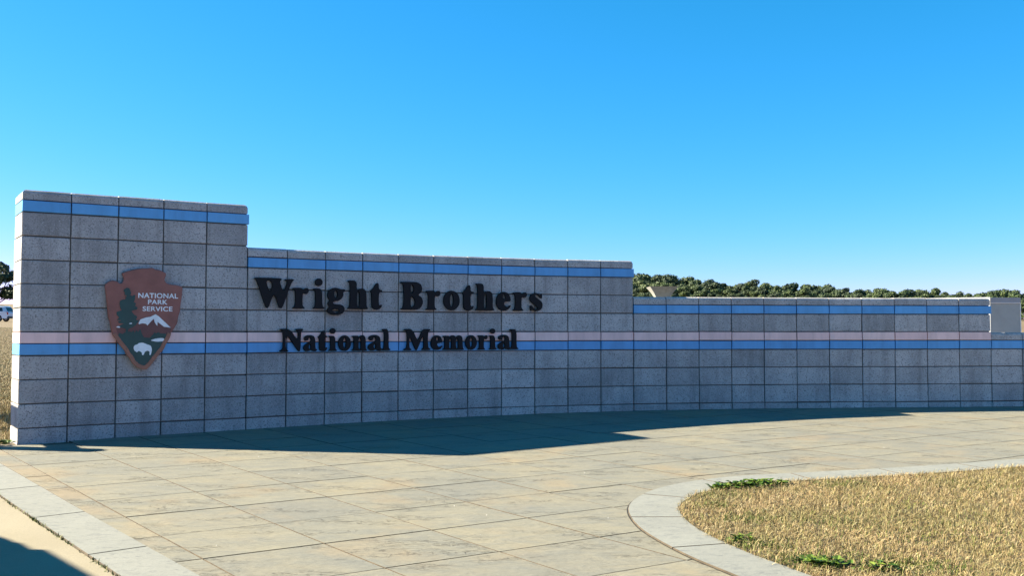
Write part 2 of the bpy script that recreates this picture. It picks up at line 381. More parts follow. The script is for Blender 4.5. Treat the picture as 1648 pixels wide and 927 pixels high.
# stamped, tinted concrete slab
def mat_slab(name, warm=0.0):
    m, nt, b = new_mat(name)
    v = world_pos(nt, True, radians(-31), (1.0, 2.6, 1.0))
    vw = world_pos(nt, False)
    big = noise(nt, vw, 1.3, 4, 0.6)
    base = ramp(nt, big, [(0.30, (0.1754, 0.1704, 0.1402)), (0.52, (0.2073, 0.1924, 0.1447)), (0.72, (0.2324, 0.2061, 0.1425))])
    oi = ramp(nt, obj_random(nt), [(0, (0.93, 0.93, 0.95)), (0.5, (1.0, 1.0, 1.0)), (1, (1.05, 1.02, 0.97))])
    c = mixc(nt, 1.0, base, oi, 'MULTIPLY')
    mid = noise(nt, v, 3.2, 6, 0.65, 0.6)
    c = mixc(nt, ramp(nt, mid, [(0.42, (0, 0, 0)), (0.66, (0.55, 0.55, 0.55))]), c, (0.1458, 0.1488, 0.1332))
    org = noise(nt, vw, 2.1, 3, 0.5)
    c = mixc(nt, ramp(nt, org, [(0.56-warm, (0, 0, 0)), (0.75-warm, (0.65, 0.65, 0.65))]), c, (0.2414, 0.1832, 0.1102))
    fine = noise(nt, v, 26, 6, 0.7, 0.4)
    c = mixc(nt, 0.6, c, ramp(nt, fine, [(0.3, (0.74, 0.74, 0.74)), (0.65, (1.14, 1.14, 1.14))]), 'MULTIPLY')
    crk = noise(nt, v, 6.5, 5, 0.62, 1.2)
    ridge = math_n(nt, 'ABSOLUTE', math_n(nt, 'SUBTRACT', crk, 0.5))
    msk = ramp(nt, noise(nt, v, 2.4, 2, 0.5), [(0.52, (0, 0, 0)), (0.62, (1, 1, 1))])
    line = math_n(nt, 'MULTIPLY', ramp(nt, ridge, [(0.0, (1, 1, 1)), (0.018, (0, 0, 0))]), msk)
    c = mixc(nt, math_n(nt, 'MULTIPLY', line, 0.55), c, (0.06832, 0.05268, 0.03447))
    spk = noise(nt, vw, 210, 2, 0.5)
    c = mixc(nt, ramp(nt, spk, [(0.66, (0, 0, 0)), (0.72, (0.6, 0.6, 0.6))]), c, (0.0911, 0.07786, 0.05975))
    nt.links.new(c, b.inputs['Base Color'])
    b.inputs['Roughness'].default_value = 0.85
    b.inputs['Specular IOR Level'].default_value = 0.3
    h = math_n(nt, 'ADD', math_n(nt, 'MULTIPLY', mid, 1.0), math_n(nt, 'MULTIPLY', fine, 0.35))
    h = math_n(nt, 'SUBTRACT', h, math_n(nt, 'MULTIPLY', line, 0.35))
    bump(nt, b, h, 0.8, 0.014)
    return m

def mat_kerb():
    m, nt, b = new_mat("pale_brushed_concrete")
    v = world_pos(nt)
    base = ramp(nt, noise(nt, v, 2.5, 5, 0.6), [(0.3, (0.1903, 0.1902, 0.1639)), (0.7, (0.2226, 0.2214, 0.1904))])
    vs = world_pos(nt, True, radians(-20), (1, 2.2, 1))
    f = noise(nt, vs, 14, 8, 0.72, 0.8)
    c = mixc(nt, ramp(nt, f, [(0.50, (0, 0, 0)), (0.66, (0.85, 0.85, 0.85))]), base, (0.1255, 0.1295, 0.1229))
    fine = noise(nt, v, 90, 3, 0.6)
    c = mixc(nt, 0.5, c, ramp(nt, fine, [(0.3, (0.82, 0.82, 0.82)), (0.7, (1.12, 1.12, 1.12))]), 'MULTIPLY')
    nt.links.new(c, b.inputs['Base Color'])
    b.inputs['Roughness'].default_value = 0.9
    bump(nt, b, math_n(nt, 'ADD', f, math_n(nt, 'MULTIPLY', fine, 0.4)), 0.4, 0.006)
    return m

def mat_road():
    m, nt, b = new_mat("tan_road_concrete")
    v = world_pos(nt, False)
    c = ramp(nt, noise(nt, v, 1.6, 6, 0.6), [(0.3, (0.2348, 0.1963, 0.1256)), (0.7, (0.2724, 0.2303, 0.1527))])
    fine = noise(nt, v, 110, 4, 0.7)
    c = mixc(nt, 0.6, c, ramp(nt, fine, [(0.3, (0.75, 0.75, 0.75)), (0.7, (1.15, 1.15, 1.15))]), 'MULTIPLY')
    nt.links.new(c, b.inputs['Base Color'])
    b.inputs['Roughness'].default_value = 0.9
    bump(nt, b, fine, 0.4, 0.004)
    return m

def mat_field():
    m, nt, b = new_mat("dormant_grass_field")
    v = world_pos(nt, False)
    big = noise(nt, v, 0.12, 5, 0.6)
    c = ramp(nt, big, [(0.3, (0.1449, 0.0965, 0.03951)), (0.55, (0.1799, 0.1237, 0.05345)), (0.75, (0.1249, 0.1014, 0.03486))])
    f = noise(nt, v, 9, 6, 0.75)
    c = mixc(nt, 0.8, c, ramp(nt, f, [(0.3, (0.2748, 0.2721, 0.2323)), (0.7, (1.3, 1.3, 1.3))]), 'MULTIPLY')
    nt.links.new(c, b.inputs['Base Color'])
    b.inputs['Roughness'].default_value = 1.0
    bump(nt, b, f, 0.8, 0.03)
    return m

def mat_blades(name, stops, rough=0.75):
    m, nt, b = new_mat(name)
    c = ramp(nt, island_random(nt), stops)
    v = world_pos(nt, False)
    big = noise(nt, v, 2.2, 4, 0.6)
    c = mixc(nt, 0.7, c, ramp(nt, big, [(0.3, (0.70, 0.78, 0.55)), (0.7, (1.18, 1.1, 1.05))]), 'MULTIPLY')
    nt.links.new(c, b.inputs['Base Color'])
    b.inputs['Roughness'].default_value = rough
    b.inputs['Specular IOR Level'].default_value = 0.3
    return m

def mat_leaves(name, dark, mid, light):
    m, nt, b = new_mat(name)
    c = ramp(nt, island_random(nt), [(0, dark), (0.55, mid), (1, light)])
    oi = ramp(nt, obj_random(nt), [(0, (0.45, 0.58, 0.52)), (0.45, (0.95, 1, 0.95)), (1, (1.45, 1.3, 1.0))])
    c = mixc(nt, 1.0, c, oi, 'MULTIPLY')
    v = world_pos(nt, False)
    big = noise(nt, v, 0.55, 3, 0.5)
    c = mixc(nt, 0.8, c, ramp(nt, big, [(0.35, (0.68, 0.72, 0.72)), (0.68, (1.35, 1.28, 1.05))]), 'MULTIPLY')
    nt.links.new(c, b.inputs['Base Color'])
    b.inputs['Roughness'].default_value = 0.7
    return m

M_BLOCK = mat_concrete_block()
M_MORTAR = mat_plain("mortar", (0.105, 0.095, 0.085), 0.95, var=0.15, nscale=60)
M_BLUE = mat_tile("blue_glazed_tile", (0.08, 0.315, 0.60), (0.105, 0.365, 0.66), 0.45)
M_PINK = mat_tile("pink_glazed_tile", (0.84, 0.54, 0.49), (0.88, 0.60, 0.54), 0.5)
M_LETTER = mat_plain("black_painted_letter", (0.006, 0.0065, 0.008), 0.6, var=0.1, spec=0.2)
M_SLAB = mat_slab("stamped_concrete")
M_SLABW = mat_slab("stamped_concrete_rusty", 0.12)
M_KERB = mat_kerb()
M_ROAD = mat_road()
M_FIELD = mat_field()
M_BED = mat_plain("joint_filler", (0.10, 0.072, 0.042), 0.95, var=0.15, nscale=40)
M_DIRT = mat_plain("joint_dirt", (0.075, 0.056, 0.034), 0.95, var=0.25, nscale=18)
M_SOIL = mat_plain("thatch_soil", (0.1036, 0.07508, 0.03882), 1.0, var=0.3, nscale=25)
M_STRAW = mat_blades("dormant_blades", [(0, (0.1186, 0.07669, 0.0341)), (0.2, (0.2489, 0.1704, 0.07673)), (0.55, (0.3674, 0.2727, 0.1363)), (0.85, (0.4622, 0.3807, 0.2273)), (0.91, (0.16, 0.1591, 0.03978)), (1, (0.2133, 0.2045, 0.06251))])
M_GREENB = mat_blades("green_blades", [(0, (0.04658, 0.07761, 0.01036)), (0.6, (0.09317, 0.1346, 0.0207)), (1, (0.176, 0.1863, 0.04658))])
M_WEED = mat_blades("broadleaf_weed", [(0, (0.0327, 0.06566, 0.009102)), (0.6, (0.07848, 0.1364, 0.01517)), (1, (0.1569, 0.2021, 0.03035))], 0.5)

# ------------------------------------------------------------------ ground, far terrain
def hill(x, y):
    h = 0.0
    if y > 120:
        t = min(1.0, (y-150)/170.0) if y > 150 else 0.0
        t = t*t*(3-2*t)
        side = 1.0/(1.0+math.exp((x-70)/28.0))       # higher towards the left of the ridge
        h += t*(2.2+5.2*side)
    return h

def terrain(x, y):
    return 0.02*min(y, 118.0)+hill(x, y)

xs = [-1500, -700, -350, -220, -160, -120, -90, -70, -50, -35, -22, -14, -8, -4, 0, 4, 8, 14, 22, 35, 50, 65, 80, 95, 110, 125, 140, 155, 170, 185, 200, 220, 260, 350, 700, 1500]
ys = [-300, -60, -20, -8, 0, 4, 8, 12, 18, 28, 45, 70, 95, 118, 135, 150, 165, 180, 195, 210, 225, 240, 255, 270, 285, 300, 320, 340, 400, 600, 1200, 3000]
V = [(x, y, terrain(x, y)-0.045) for y in ys for x in xs]
nx = len(xs)
F = [(j*nx+i, j*nx+i+1, (j+1)*nx+i+1, (j+1)*nx+i) for j in range(len(ys)-1) for i in range(nx-1)]
tag(link("grass_field", pydata("grass_field", V, F, M_FIELD, True)), kind='structure',
    label='wide field of dormant brown grass rising gently behind the wall', cat='field')

# ------------------------------------------------------------------ wall geometry
C = 0.2032                      # one full course
L = 0.38912                     # block length along the curve
T = 0.45                        # wall thickness
angles = [radians(a) for a in STATION_ANGLE] + [radians(5.5)]*6
NB = len(angles)
SX, SY = [-4.14099], [8.35825]
for a in angles:
    SX.append(SX[-1]+L*cos(a)); SY.append(SY[-1]+L*sin(a))

def wall_at(s):
    """point on the front face and the local angle, s in block lengths"""
    i = max(0, min(NB-1, int(math.floor(s))))
    a = angles[i]; d = (s-i)*L
    # smoothed angle
    k = max(0.0, min(NB-1.001, s-0.5)); j = int(k); t = k-j
    am = angles[j]*(1-t)+angles[min(NB-1, j+1)]*t
    return SX[i]+d*cos(a), SY[i]+d*sin(a), am

def columns_range(lo, hi): return range(lo, hi)

wall = empty("entrance_sign_wall", (SX[14], SY[14], ground_z(SX[14], SY[14])))
tag(wall, 'long curved grey concrete block wall stepping down in height, with blue and pink tile bands and black raised lettering', 'sign wall')

def set_world(o, parent, loc, rot):
    o.parent = parent
    o.location = Vector(loc)-parent.location
    o.rotation_euler = rot

J = 0.010                       # joint width
def block_mesh(name, h, mat, depth, front=0.0, chip=0.0016, ch=0.004, length=L):
    """box with chamfered front/back rims; origin at its lower left front corner"""
    x0, x1, z0, z1 = J/2, length-J/2, J/2, h-J/2
    def ring(y, i):
        return [(x0+i, y, z0+i), (x1-i, y, z0+i), (x1-i, y, z1-i), (x0+i, y, z1-i)]
    rr = [ring(front, ch), ring(front+ch, 0), ring(depth-front-ch, 0), ring(depth-front, ch)]
    V = []
    for k, r in enumerate(rr):
        for p in r:
            j = chip if k < 2 else 0
            V.append((p[0]+random.uniform(-j, j), p[1]+random.uniform(-j, j)*0.6, p[2]+random.uniform(-j, j)))
    F = [(0, 1, 2, 3)]
    for k in range(3):
        for i in range(4):
            a, b = 4*k+i, 4*k+(i+1) % 4
            F.append((a, 4*k+4+i, 4*k+4+(i+1) % 4, b))
    F.append((15, 14, 13, 12))
    return pydata(name, V, F, mat)

def cap_mesh(name, h, mat, depth, el=0.0, er=0.0):
    x0, x1, z0, z1 = J/2, L-J/2, J/2, h*0.88
    c = 0.030
    sec = [(0.0, z0), (0.0, z1-c), (0.008, z1-0.012), (c, z1), (depth-c, z1), (depth, z1-c), (depth, z0)]
    V = []
    for (y, z) in sec: V.append((x0+(el if z > z1-0.002 else (el*0.4 if z > z1-0.02 else 0)), y, z+random.uniform(-.001, .001)))
    for (y, z) in sec: V.append((x1-(er if z > z1-0.002 else (er*0.4 if z > z1-0.02 else 0)), y, z+random.uniform(-.001, .001)))
    n = len(sec)
    F = [(i, i+n, i+n+1, i+1) for i in range(n-1)] + [(n-1, 2*n-1, n, 0)]
    F += [tuple(range(n)), tuple(range(2*n-1, n-1, -1))]
    return pydata(name, V, F, mat)

full_variants = [block_mesh("block", C, M_BLOCK, T) for _ in range(6)]
blue_variants = [block_mesh("blue_band_tile", C/2, M_BLUE, T, front=-0.009, chip=0.0006, ch=0.003) for _ in range(3)]
pink_variants = [block_mesh("pink_band_tile", C/2, M_PINK, T, front=-0.009, chip=0.0006, ch=0.003) for _ in range(3)]
cap_mid = [cap_mesh("cap_stone", C/2, M_BLOCK, T) for _ in range(3)]
cap_l = cap_mesh("cap_stone", C/2, M_BLOCK, T, el=0.022)
cap_r = cap_mesh("cap_stone", C/2, M_BLOCK, T, er=0.022)
blue_wide = block_mesh("blue_band_tile", C/2, M_BLUE, T, front=-0.009, chip=0.0006, ch=0.003, length=L+0.012)

def put(me, name, col, zc, jit=0.0018):
    o = bpy.data.objects.new(name, me)
    COL.objects.link(o)
    a = angles[col]
    off = random.uniform(-jit, jit)*1.5
    nrm = (sin(a), -cos(a))
    set_world(o, wall, (SX[col]+nrm[0]*off, SY[col]+nrm[1]*off, EYE+zc*C+random.uniform(-jit, jit)), (random.uniform(-.002, .002), random.uniform(-jit, jit)*2.5, a+random.uniform(-.003, .003)))
    return o

SECTIONS = [(0, 5, 5), (5, 16, 3), (16, 27, 1), (27, NB, -1)]      # first column, end column, full rows above the pink band
for lo, hi, up in SECTIONS:
    for c in range(lo, hi):
        for r in (-2, -3, -4, -5):
            put(random.choice(full_variants), "block", c, r)
        if up >= 0:
            put(random.choice(blue_variants), "blue_band_tile", c, -1.0)
            put(random.choice(pink_variants), "pink_band_tile", c, -0.5)
            for r in range(up):
                put(random.choice(full_variants), "block", c, r)
            zb = up
        else:
            zb = -1.0
        right_end = (c == hi-1 and hi < NB)
        me = blue_wide if right_end else random.choice(blue_variants)
        put(me, "blue_band_tile", c, zb, 0.0006)
        me = cap_l if c == 0 else (cap_r if right_end else random.choice(cap_mid))
        put(me, "cap_stone", c, zb+0.5)

# mortar core, 9 mm behind the block faces
def core(lo, hi, top):
    V, F = [], []
    z0, z1 = -0.1-wall.location.z, EYE+top*C-0.03-wall.location.z
    for i in range(lo, hi+1):
        a = angles[min(i, NB-1)] if i == 0 else 0.5*(angles[i-1]+angles[min(i, NB-1)])
        ex = 0.012 if i == lo else (-0.012 if i == hi else 0)
        for d in (0.016, T-0.016):
            x = SX[i]-sin(a)*d+cos(a)*ex-wall.location.x; y = SY[i]+cos(a)*d+sin(a)*ex-wall.location.y
            V += [(x, y, z0), (x, y, z1)]
    n = hi-lo
    for i in range(n):
        b = 4*i
        F += [(b, b+4, b+5, b+1), (b+2, b+3, b+7, b+6), (b+1, b+5, b+7, b+3)]
    F += [(0, 1, 3, 2), (4*n, 4*n+2, 4*n+3, 4*n+1)]
    return pydata("mortar_core", V, F, M_MORTAR)
for lo, hi, up in SECTIONS:
    link("mortar_core", core(lo, hi, up+1 if up >= 0 else -0.0), wall)

# raised letters
def letter(ch, s0, s1, base, cap, depth):
    w = (s1-s0)*L
    cs = []
    for c in GLYPHS[ch]:
        cs.append([(p.x*w-w/2, p.y*cap) for p in chaikin([(x, y) for x, y in c], 2, True, 0.22)])
    return curve_mesh("letter", cs, depth/2-0.003, 0.003, M_LETTER, 1, -0.0050)
def put_letters(line, base, cap, depth):
    for ch, s0, s1 in line:
        me = letter(ch, s0, s1, base, cap, depth)
        o = bpy.data.objects.new("letter", me); COL.objects.link(o)
        x, y, a = wall_at((s0+s1)/2)
        off = 0.013+depth/2
        set_world(o, wall, (x+sin(a)*off, y-cos(a)*off, EYE+base*C), (pi/2, 0, a))
        o['label'] = 'black raised serif letter ' + ch
put_letters(LINE_ONE, 1.105, 1.43*C, 0.028)
put_letters(LINE_TWO, -0.945, 1.085*C, 0.028)

# ------------------------------------------------------------------ arrowhead emblem
M_BROWN = mat_plain("brown_enamel", (0.28, 0.100, 0.072), 0.55, var=0.02, nscale=8)
M_BROWND = mat_plain("dark_brown_enamel", (0.15, 0.055, 0.045), 0.55, var=0.02, nscale=8)
M_RIM = mat_plain("brown_rim", (0.30, 0.12, 0.07), 0.5, var=0.05, nscale=20)
M_GREEN = mat_plain("dark_green_enamel", (0.012, 0.060, 0.050), 0.5, var=0.02, nscale=8)
M_WHITE = mat_plain("white_enamel", (0.80, 0.81, 0.80), 0.5, var=0.0, nscale=8)
ex, ey, ea = wall_at(EMBLEM_AT)
plate_off = 0.030
emblem = empty("arrowhead_emblem_sign", (ex+sin(ea)*plate_off, ey-cos(ea)*plate_off, EYE), ea)
tag(emblem, 'brown arrowhead-shaped emblem plaque with white bison and snowy mountain on the tall wall end', 'emblem sign')
def em_part(name, key, z0, thick, mat, bevel=0.0, it=1, res=1, material_offset=0.0):
    pts = [(p.x, p.y) for p in chaikin(EMBLEM[key], it, True, 0.2)]
    me = curve_mesh(name, [pts], max(0.0004, thick/2-bevel), bevel, mat, res, material_offset-bevel)
    o = link(name, me, emblem)
    o.location = (0, -(z0+thick/2), 0)
    o.rotation_euler = (pi/2, 0, 0)
    return o
em_part("arrowhead_plate", 'outline', -0.016, 0.036, M_BROWN, 0.010, 1, 3)
# chipped lower rim, a raised border that follows the point of the arrowhead
out_pts = [(p.x, p.y) for p in chaikin(EMBLEM['outline'], 1, True, 0.2)]
if area(out_pts) < 0: out_pts = out_pts[::-1]
low_o = [p for p in out_pts if p[1] < -0.005]
inn_all = inset(out_pts, 0.030)
low_i = [q for p, q in zip(out_pts, inn_all) if p[1] < -0.005]
k = max(range(len(low_o)), key=lambda i: -low_o[i][1])
def order(pp):                      # left side top -> tip -> right side top
    left = [p for p in pp if p[0] < low_o[k][0]]; right = [p for p in pp if p[0] >= low_o[k][0]]
    return sorted(left, key=lambda p: -p[1]) + sorted(right, key=lambda p: p[1])
ring = order(low_o) + order(low_i)[::-1]
me = curve_mesh("rim", [ring], 0.003, 0.003, M_RIM, 1, 0.0)
o = link("rim", me, emblem); o.location = (0, -0.0225, 0); o.rotation_euler = (pi/2, 0, 0)
em_part("mountain", 'mountain', 0.0202, 0.0016, M_BROWND)
em_part("meadow", 'meadow', 0.0220, 0.0016, M_GREEN, it=0)
em_part("snow_cap", 'snow_cap', 0.0222, 0.0016, M_WHITE, it=0)
em_part("tree_emblem", 'tree', 0.0245, 0.0016, M_GREEN, it=0)
em_part("lake", 'lake', 0.0245, 0.0016, M_WHITE)
em_part("bison", 'bison', 0.0250, 0.0020, M_WHITE)
em_part("snow_patch", 'snow_patch_a', 0.0252, 0.0016, M_WHITE)
em_part("snow_patch", 'snow_patch_b', 0.0268, 0.0016, M_WHITE)
for word, key in (("NATIONAL", 'text1'), ("PARK", 'text2'), ("SERVICE", 'text3')):
    (xa, ya), (xb, yb), (xc, yc) = EMBLEM[key]
    cu = bpy.data.curves.new("lettering", 'FONT')
    cu.body = word; cu.size = 1.0; cu.offset = 0.020; cu.space_character = 1.06; cu.extrude = 0.01
    me = to_mesh("lettering", cu, M_WHITE)
    co = np.array([v.co for v in me.vertices])
    x0, x1, y0, y1 = co[:, 0].min(), co[:, 0].max(), co[:, 1].min(), co[:, 1].max()
    sx, sy = (xb-xa)/(x1-x0), (yc-ya)/(y1-y0)
    for v in me.vertices:
        v.co = (xa+(v.co.x-x0)*sx, ya+(v.co.y-y0)*sy, v.co.z*0.1)
    o = link("lettering", me, emblem)
    o.location = (0, -0.0215, 0); o.rotation_euler = (pi/2, 0, 0)
    o['label'] = 'white lettering reading ' + word

# ------------------------------------------------------------------ paving
UA = (cos(radians(31.0)), sin(radians(31.0)))
UB = (cos(radians(127.6)), sin(radians(127.6)))
O = (-1.247, 5.257); P = 0.572
def grid(i, j): return (O[0]+P*(i*UA[0]+j*UB[0]), O[1]+P*(i*UA[1]+j*UB[1]))
KN = (0.788, 0.615)                 # kerb line normal (towards the paving)
KD = 1.552                          # paving edge along the kerb:  n.p = KD
ring_outer = [(9.5, 9.75), (6.4, 8.52), (3.833, 7.493), (2.819, 7.097), (2.134, 6.890), (1.577, 6.740), (1.246, 6.580), (0.905, 6.270),
              (0.715, 5.900), (0.645, 5.634), (0.632, 5.335), (0.656, 5.050), (0.728, 4.748), (0.813, 4.480), (0.90, 4.28), (1.04, 3.95), (1.30, 3.40), (1.62, 2.80), (2.0, 2.2)]
ring_outer = [tuple(p) for p in chaikin(ring_outer, 2, False, 0.25)]
def offset_line(pts, d):
    out = []
    for i, p in enumerate(pts):
        a = Vector(pts[max(0, i-1)]); b = Vector(pts[min(len(pts)-1, i+1)])
        t = (b-a).normalized(); n = Vector((-t.y, t.x))
        out.append((p[0]+n.x*d, p[1]+n.y*d))
    return out
ring_inner = offset_line(ring_outer, 0.285)
island_poly = ring_outer + [(9.5, 2.2)]
soil_poly = ring_inner + [(9.5, 2.35)]
def inside(p, poly):
    x, y = p; c = False; n = len(poly)
    for i in range(n):
        x1, y1 = poly[i]; x2, y2 = poly[(i+1) % n]
        if (y1 > y) != (y2 > y) and x < (x2-x1)*(y-y1)/(y2-y1)+x1: c = not c
    return c
def inside_np(X, Y, poly):
    c = np.zeros(len(X), bool); n = len(poly)
    for i in range(n):
        x1, y1 = poly[i]; x2, y2 = poly[(i+1) % n]
        if y1 == y2: continue
        m = ((y1 > Y) != (y2 > Y)) & (X < (x2-x1)*(Y-y1)/(y2-y1)+x1)
        c ^= m
    return c

mid_line = []
for i in range(0, NB+1):
    a = angles[min(i, NB-1)]
    mid_line.append((SX[i]-sin(a)*0.2, SY[i]+cos(a)*0.2))
kerb_line = [(1.35, 0.80), (0.30, 2.14), (-1.309, 4.228), (-2.524, 5.765), (-3.784, 7.380), (-4.10, 7.70), (-4.55, 7.90), (-5.4, 8.0), (-7.5, 8.0), (-12, 8.0)]
back_edge = [(-12, 8.20), (-7.5, 8.20), (-5.2, 8.21), (-4.45, 8.33)]
pave_poly = kerb_line + back_edge + mid_line + [(9.4, 9.6), (9.4, 1.0)]
bed = empty("pavement", (0, 6, ground_z(0, 6)))
tag(bed, 'curved forecourt of tan stamped concrete slabs in front of the sign wall', 'pavement', kind='structure')
bm = pydata("joint_bed", [(x, y-6, ground_z(x, y)-0.010-bed.location.z) for x, y in pave_poly], [tuple(range(len(pave_poly)))], M_BED)
link("joint_bed", bm, bed)
rest_v, rest_f = [], []
cells = []
for i in range(-8, 24):
    for j in range(-14, 14):
        # column between i and i+1, row between j and j+1
        poly = [grid(i, j), grid(i+1, j), grid(i+1, j+1), grid(i, j+1)]
        cells.append((poly, i))
def clip_slab(poly):
    poly = clip_half(poly, *[KD*KN[0], KD*KN[1]], -KN[0], -KN[1])     # paving side of the kerb
    if len(poly) < 3: return None
    cx = sum(p[0] for p in poly)/len(poly); cy = sum(p[1] for p in poly)/len(poly)
    # wall side
    if cx > -4.2:
        i = min(range(NB), key=lambda k: (SX[k]+L/2-cx)**2+(SY[k]-cy)**2)
        a = angles[i]
        poly = clip_half(poly, SX[i]-sin(a)*0.15, SY[i]+cos(a)*0.15, -sin(a), cos(a))
        if len(poly) < 3: return None
    poly = clip_half(poly, -4.3, 8.31, -0.06, 1.0) if cx < -4.0 else poly
    if len(poly) < 3: return None
    if cx > 9.0 or cx < -4.9 or cy < 1.2: return None
    return poly
def line_between(c):            # the border strip beside the kerb is its own narrow column
    return c
n_slab = 0
for poly, i in cells:
    pl = clip_slab(poly)
    if pl is None: continue
    if area(pl) < 0: pl = pl[::-1]
    if abs(area(pl)) < 0.003: continue
    if all(inside(p, island_poly) for p in pl): continue
    pl = inset(pl, 0.0028)
    cx = sum(p[0] for p in pl)/len(pl); cy = sum(p[1] for p in pl)/len(pl)
    warm = i == -2
    me = slab_mesh("slab", pl, random.uniform(-0.0008, 0.0008), 0.03, 0.0022, M_SLABW if warm else M_SLAB, (cx, cy), 0.0008)
    o = link("slab", me, bed)
    o.location = Vector((cx, cy, ground_z(cx, cy)))-bed.location
    n_slab += 1
print("slabs", n_slab)

# ------------------------------------------------------------------ kerbs and road
road_edge = offset_line(kerb_line, 0.275)
road_poly = road_edge + [(-12, -6), (1.6, -6)]
tag(link("road", pydata("road", [(x, y, ground_z(x, y)-0.006) for x, y in road_poly], [tuple(range(len(road_poly)))], M_ROAD)),
    'tan concrete road edge in the lower left corner', 'road', kind='structure')

def resample(pts, step):
    out = [pts[0]]; acc = 0.0
    for a, b in zip(pts[:-1], pts[1:]):
        a = Vector(a); b = Vector(b); d = (b-a).length; n = max(1, int(d/step))
        for k in range(1, n+1): out.append(tuple(a.lerp(b, k/n)))
    return out
def kerb_strip(root, line, width, seg, top, first=0.0, mat=M_KERB):
    line = resample(line, 0.06)
    s = [0.0]
    for a, b in zip(line[:-1], line[1:]): s.append(s[-1]+(Vector(b)-Vector(a)).length)
    other = offset_line(line, width)
    def at(arr, t):
        k = int(np.searchsorted(s, t)); k = max(1, min(len(s)-1, k))
        f = (t-s[k-1])/(s[k]-s[k-1]+1e-9)
        return tuple(Vector(arr[k-1]).lerp(Vector(arr[k]), f))
    t = first-seg
    while t < s[-1]:
        a, b = max(0, t+0.004), min(s[-1], t+seg-0.004)
        if b-a > 0.1:
            n = max(3, int((b-a)/0.1))
            ts = [a+(b-a)*q/n for q in range(n+1)]
            pl = [at(line, q) for q in ts] + [at(other, q) for q in ts[::-1]]
            if area(pl) < 0: pl = pl[::-1]
            cx = sum(p[0] for p in pl)/len(pl); cy = sum(p[1] for p in pl)/len(pl)
            o = link("kerb_stone", slab_mesh("kerb_stone", pl, top, 0.09, 0.003, mat, (cx, cy), 0.0006), root)
            o.location = Vector((cx, cy, ground_z(cx, cy)))-root.location
        t += seg
rk = empty("kerb", (-2.2, 5.3, ground_z(0, 5.3)))
tag(rk, 'flush pale concrete kerb strip between the road and the tan slabs', 'kerb', kind='structure')
kl = [(p[0]-KN[0]*0.004, p[1]-KN[1]*0.004) for p in kerb_line]
kerb_strip(rk, kl, 0.266, 1.035, 0.002, first=0.86)
ik = empty("kerb", (0.8, 5.3, ground_z(0, 5.3)))
tag(ik, 'rounded pale concrete kerb around the grass island', 'kerb', kind='structure')
kerb_strip(ik, [p for p in ring_outer], 0.285, 0.70, 0.010, first=0.45)
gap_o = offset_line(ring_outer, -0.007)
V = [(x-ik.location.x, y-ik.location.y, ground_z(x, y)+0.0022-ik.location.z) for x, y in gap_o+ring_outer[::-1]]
link("kerb_gap_shade", pydata("kerb_gap_shade", V, [tuple(range(len(V)))], mat_plain("dark_gap_shade", (0.012, 0.012, 0.011), 0.8)), ik)  # near-black strip laid on the slabs, painting in the kerb gap's shadow line

# ------------------------------------------------------------------ grass
def blades(name, X, Y, Z, hmin, hmax, w, lean, mat):
    n = len(X)
    h = rng.uniform(hmin, hmax, n); az = rng.uniform(0, 2*pi, n)
    l1 = np.abs(rng.normal(0, lean, n)); l2 = l1+np.abs(rng.normal(0.5, 0.35, n))
    l1 = np.clip(l1, 0, 1.45); l2 = np.clip(l2, 0, 1.9)
    dx, dy = np.cos(az), np.sin(az); sx, sy = -dy, dx
    ww = w*rng.uniform(0.6, 1.3, n)/2
    p0 = np.stack([X, Y, Z], 1)
    d1 = np.stack([dx*np.sin(l1), dy*np.sin(l1), np.cos(l1)], 1)
    d2 = np.stack([dx*np.sin(l2), dy*np.sin(l2), np.cos(l2)], 1)
    sd = np.stack([sx, sy, np.zeros(n)], 1)
    p1 = p0+d1*(h*0.55)[:, None]; p2 = p1+d2*(h*0.5)[:, None]
    V = np.stack([p0-sd*ww[:, None], p0+sd*ww[:, None], p1-sd*(ww*0.85)[:, None], p1+sd*(ww*0.85)[:, None], p2], 1).reshape(-1, 3)
    b = (np.arange(n)*5)[:, None]
    F = np.concatenate([b+np.array([[0, 1, 3]]), b+np.array([[0, 3, 2]]), b+np.array([[2, 3, 4]])], 1).reshape(-1, 3)
    return np_mesh(name, V, F, mat)

soil = pydata("island_soil", [(x, y, ground_z(x, y)+0.004) for x, y in soil_poly], [tuple(range(len(soil_poly)))], M_SOIL)
tag(link("island_soil", soil), 'thatchy soil under the dry grass of the island', 'soil', kind='structure')
def scatter(n, x0, x1, y0, y1, poly=None):
    X = rng.uniform(x0, x1, n); Y = rng.uniform(y0, y1, n)
    if poly is not None:
        m = inside_np(X, Y, poly); X, Y = X[m], Y[m]
    return X, Y
lawn_poly = offset_line(ring_outer, 0.272) + [(9.5, 2.35)]
Xa, Ya = scatter(520000, 0.80, 4.9, 3.6, 8.0, lawn_poly)
Xb, Yb = scatter(60000, 4.9, 7.5, 3.6, 9.0, lawn_poly)
Xs, Ys = np.concatenate([Xa, Xb]), np.concatenate([Ya, Yb])
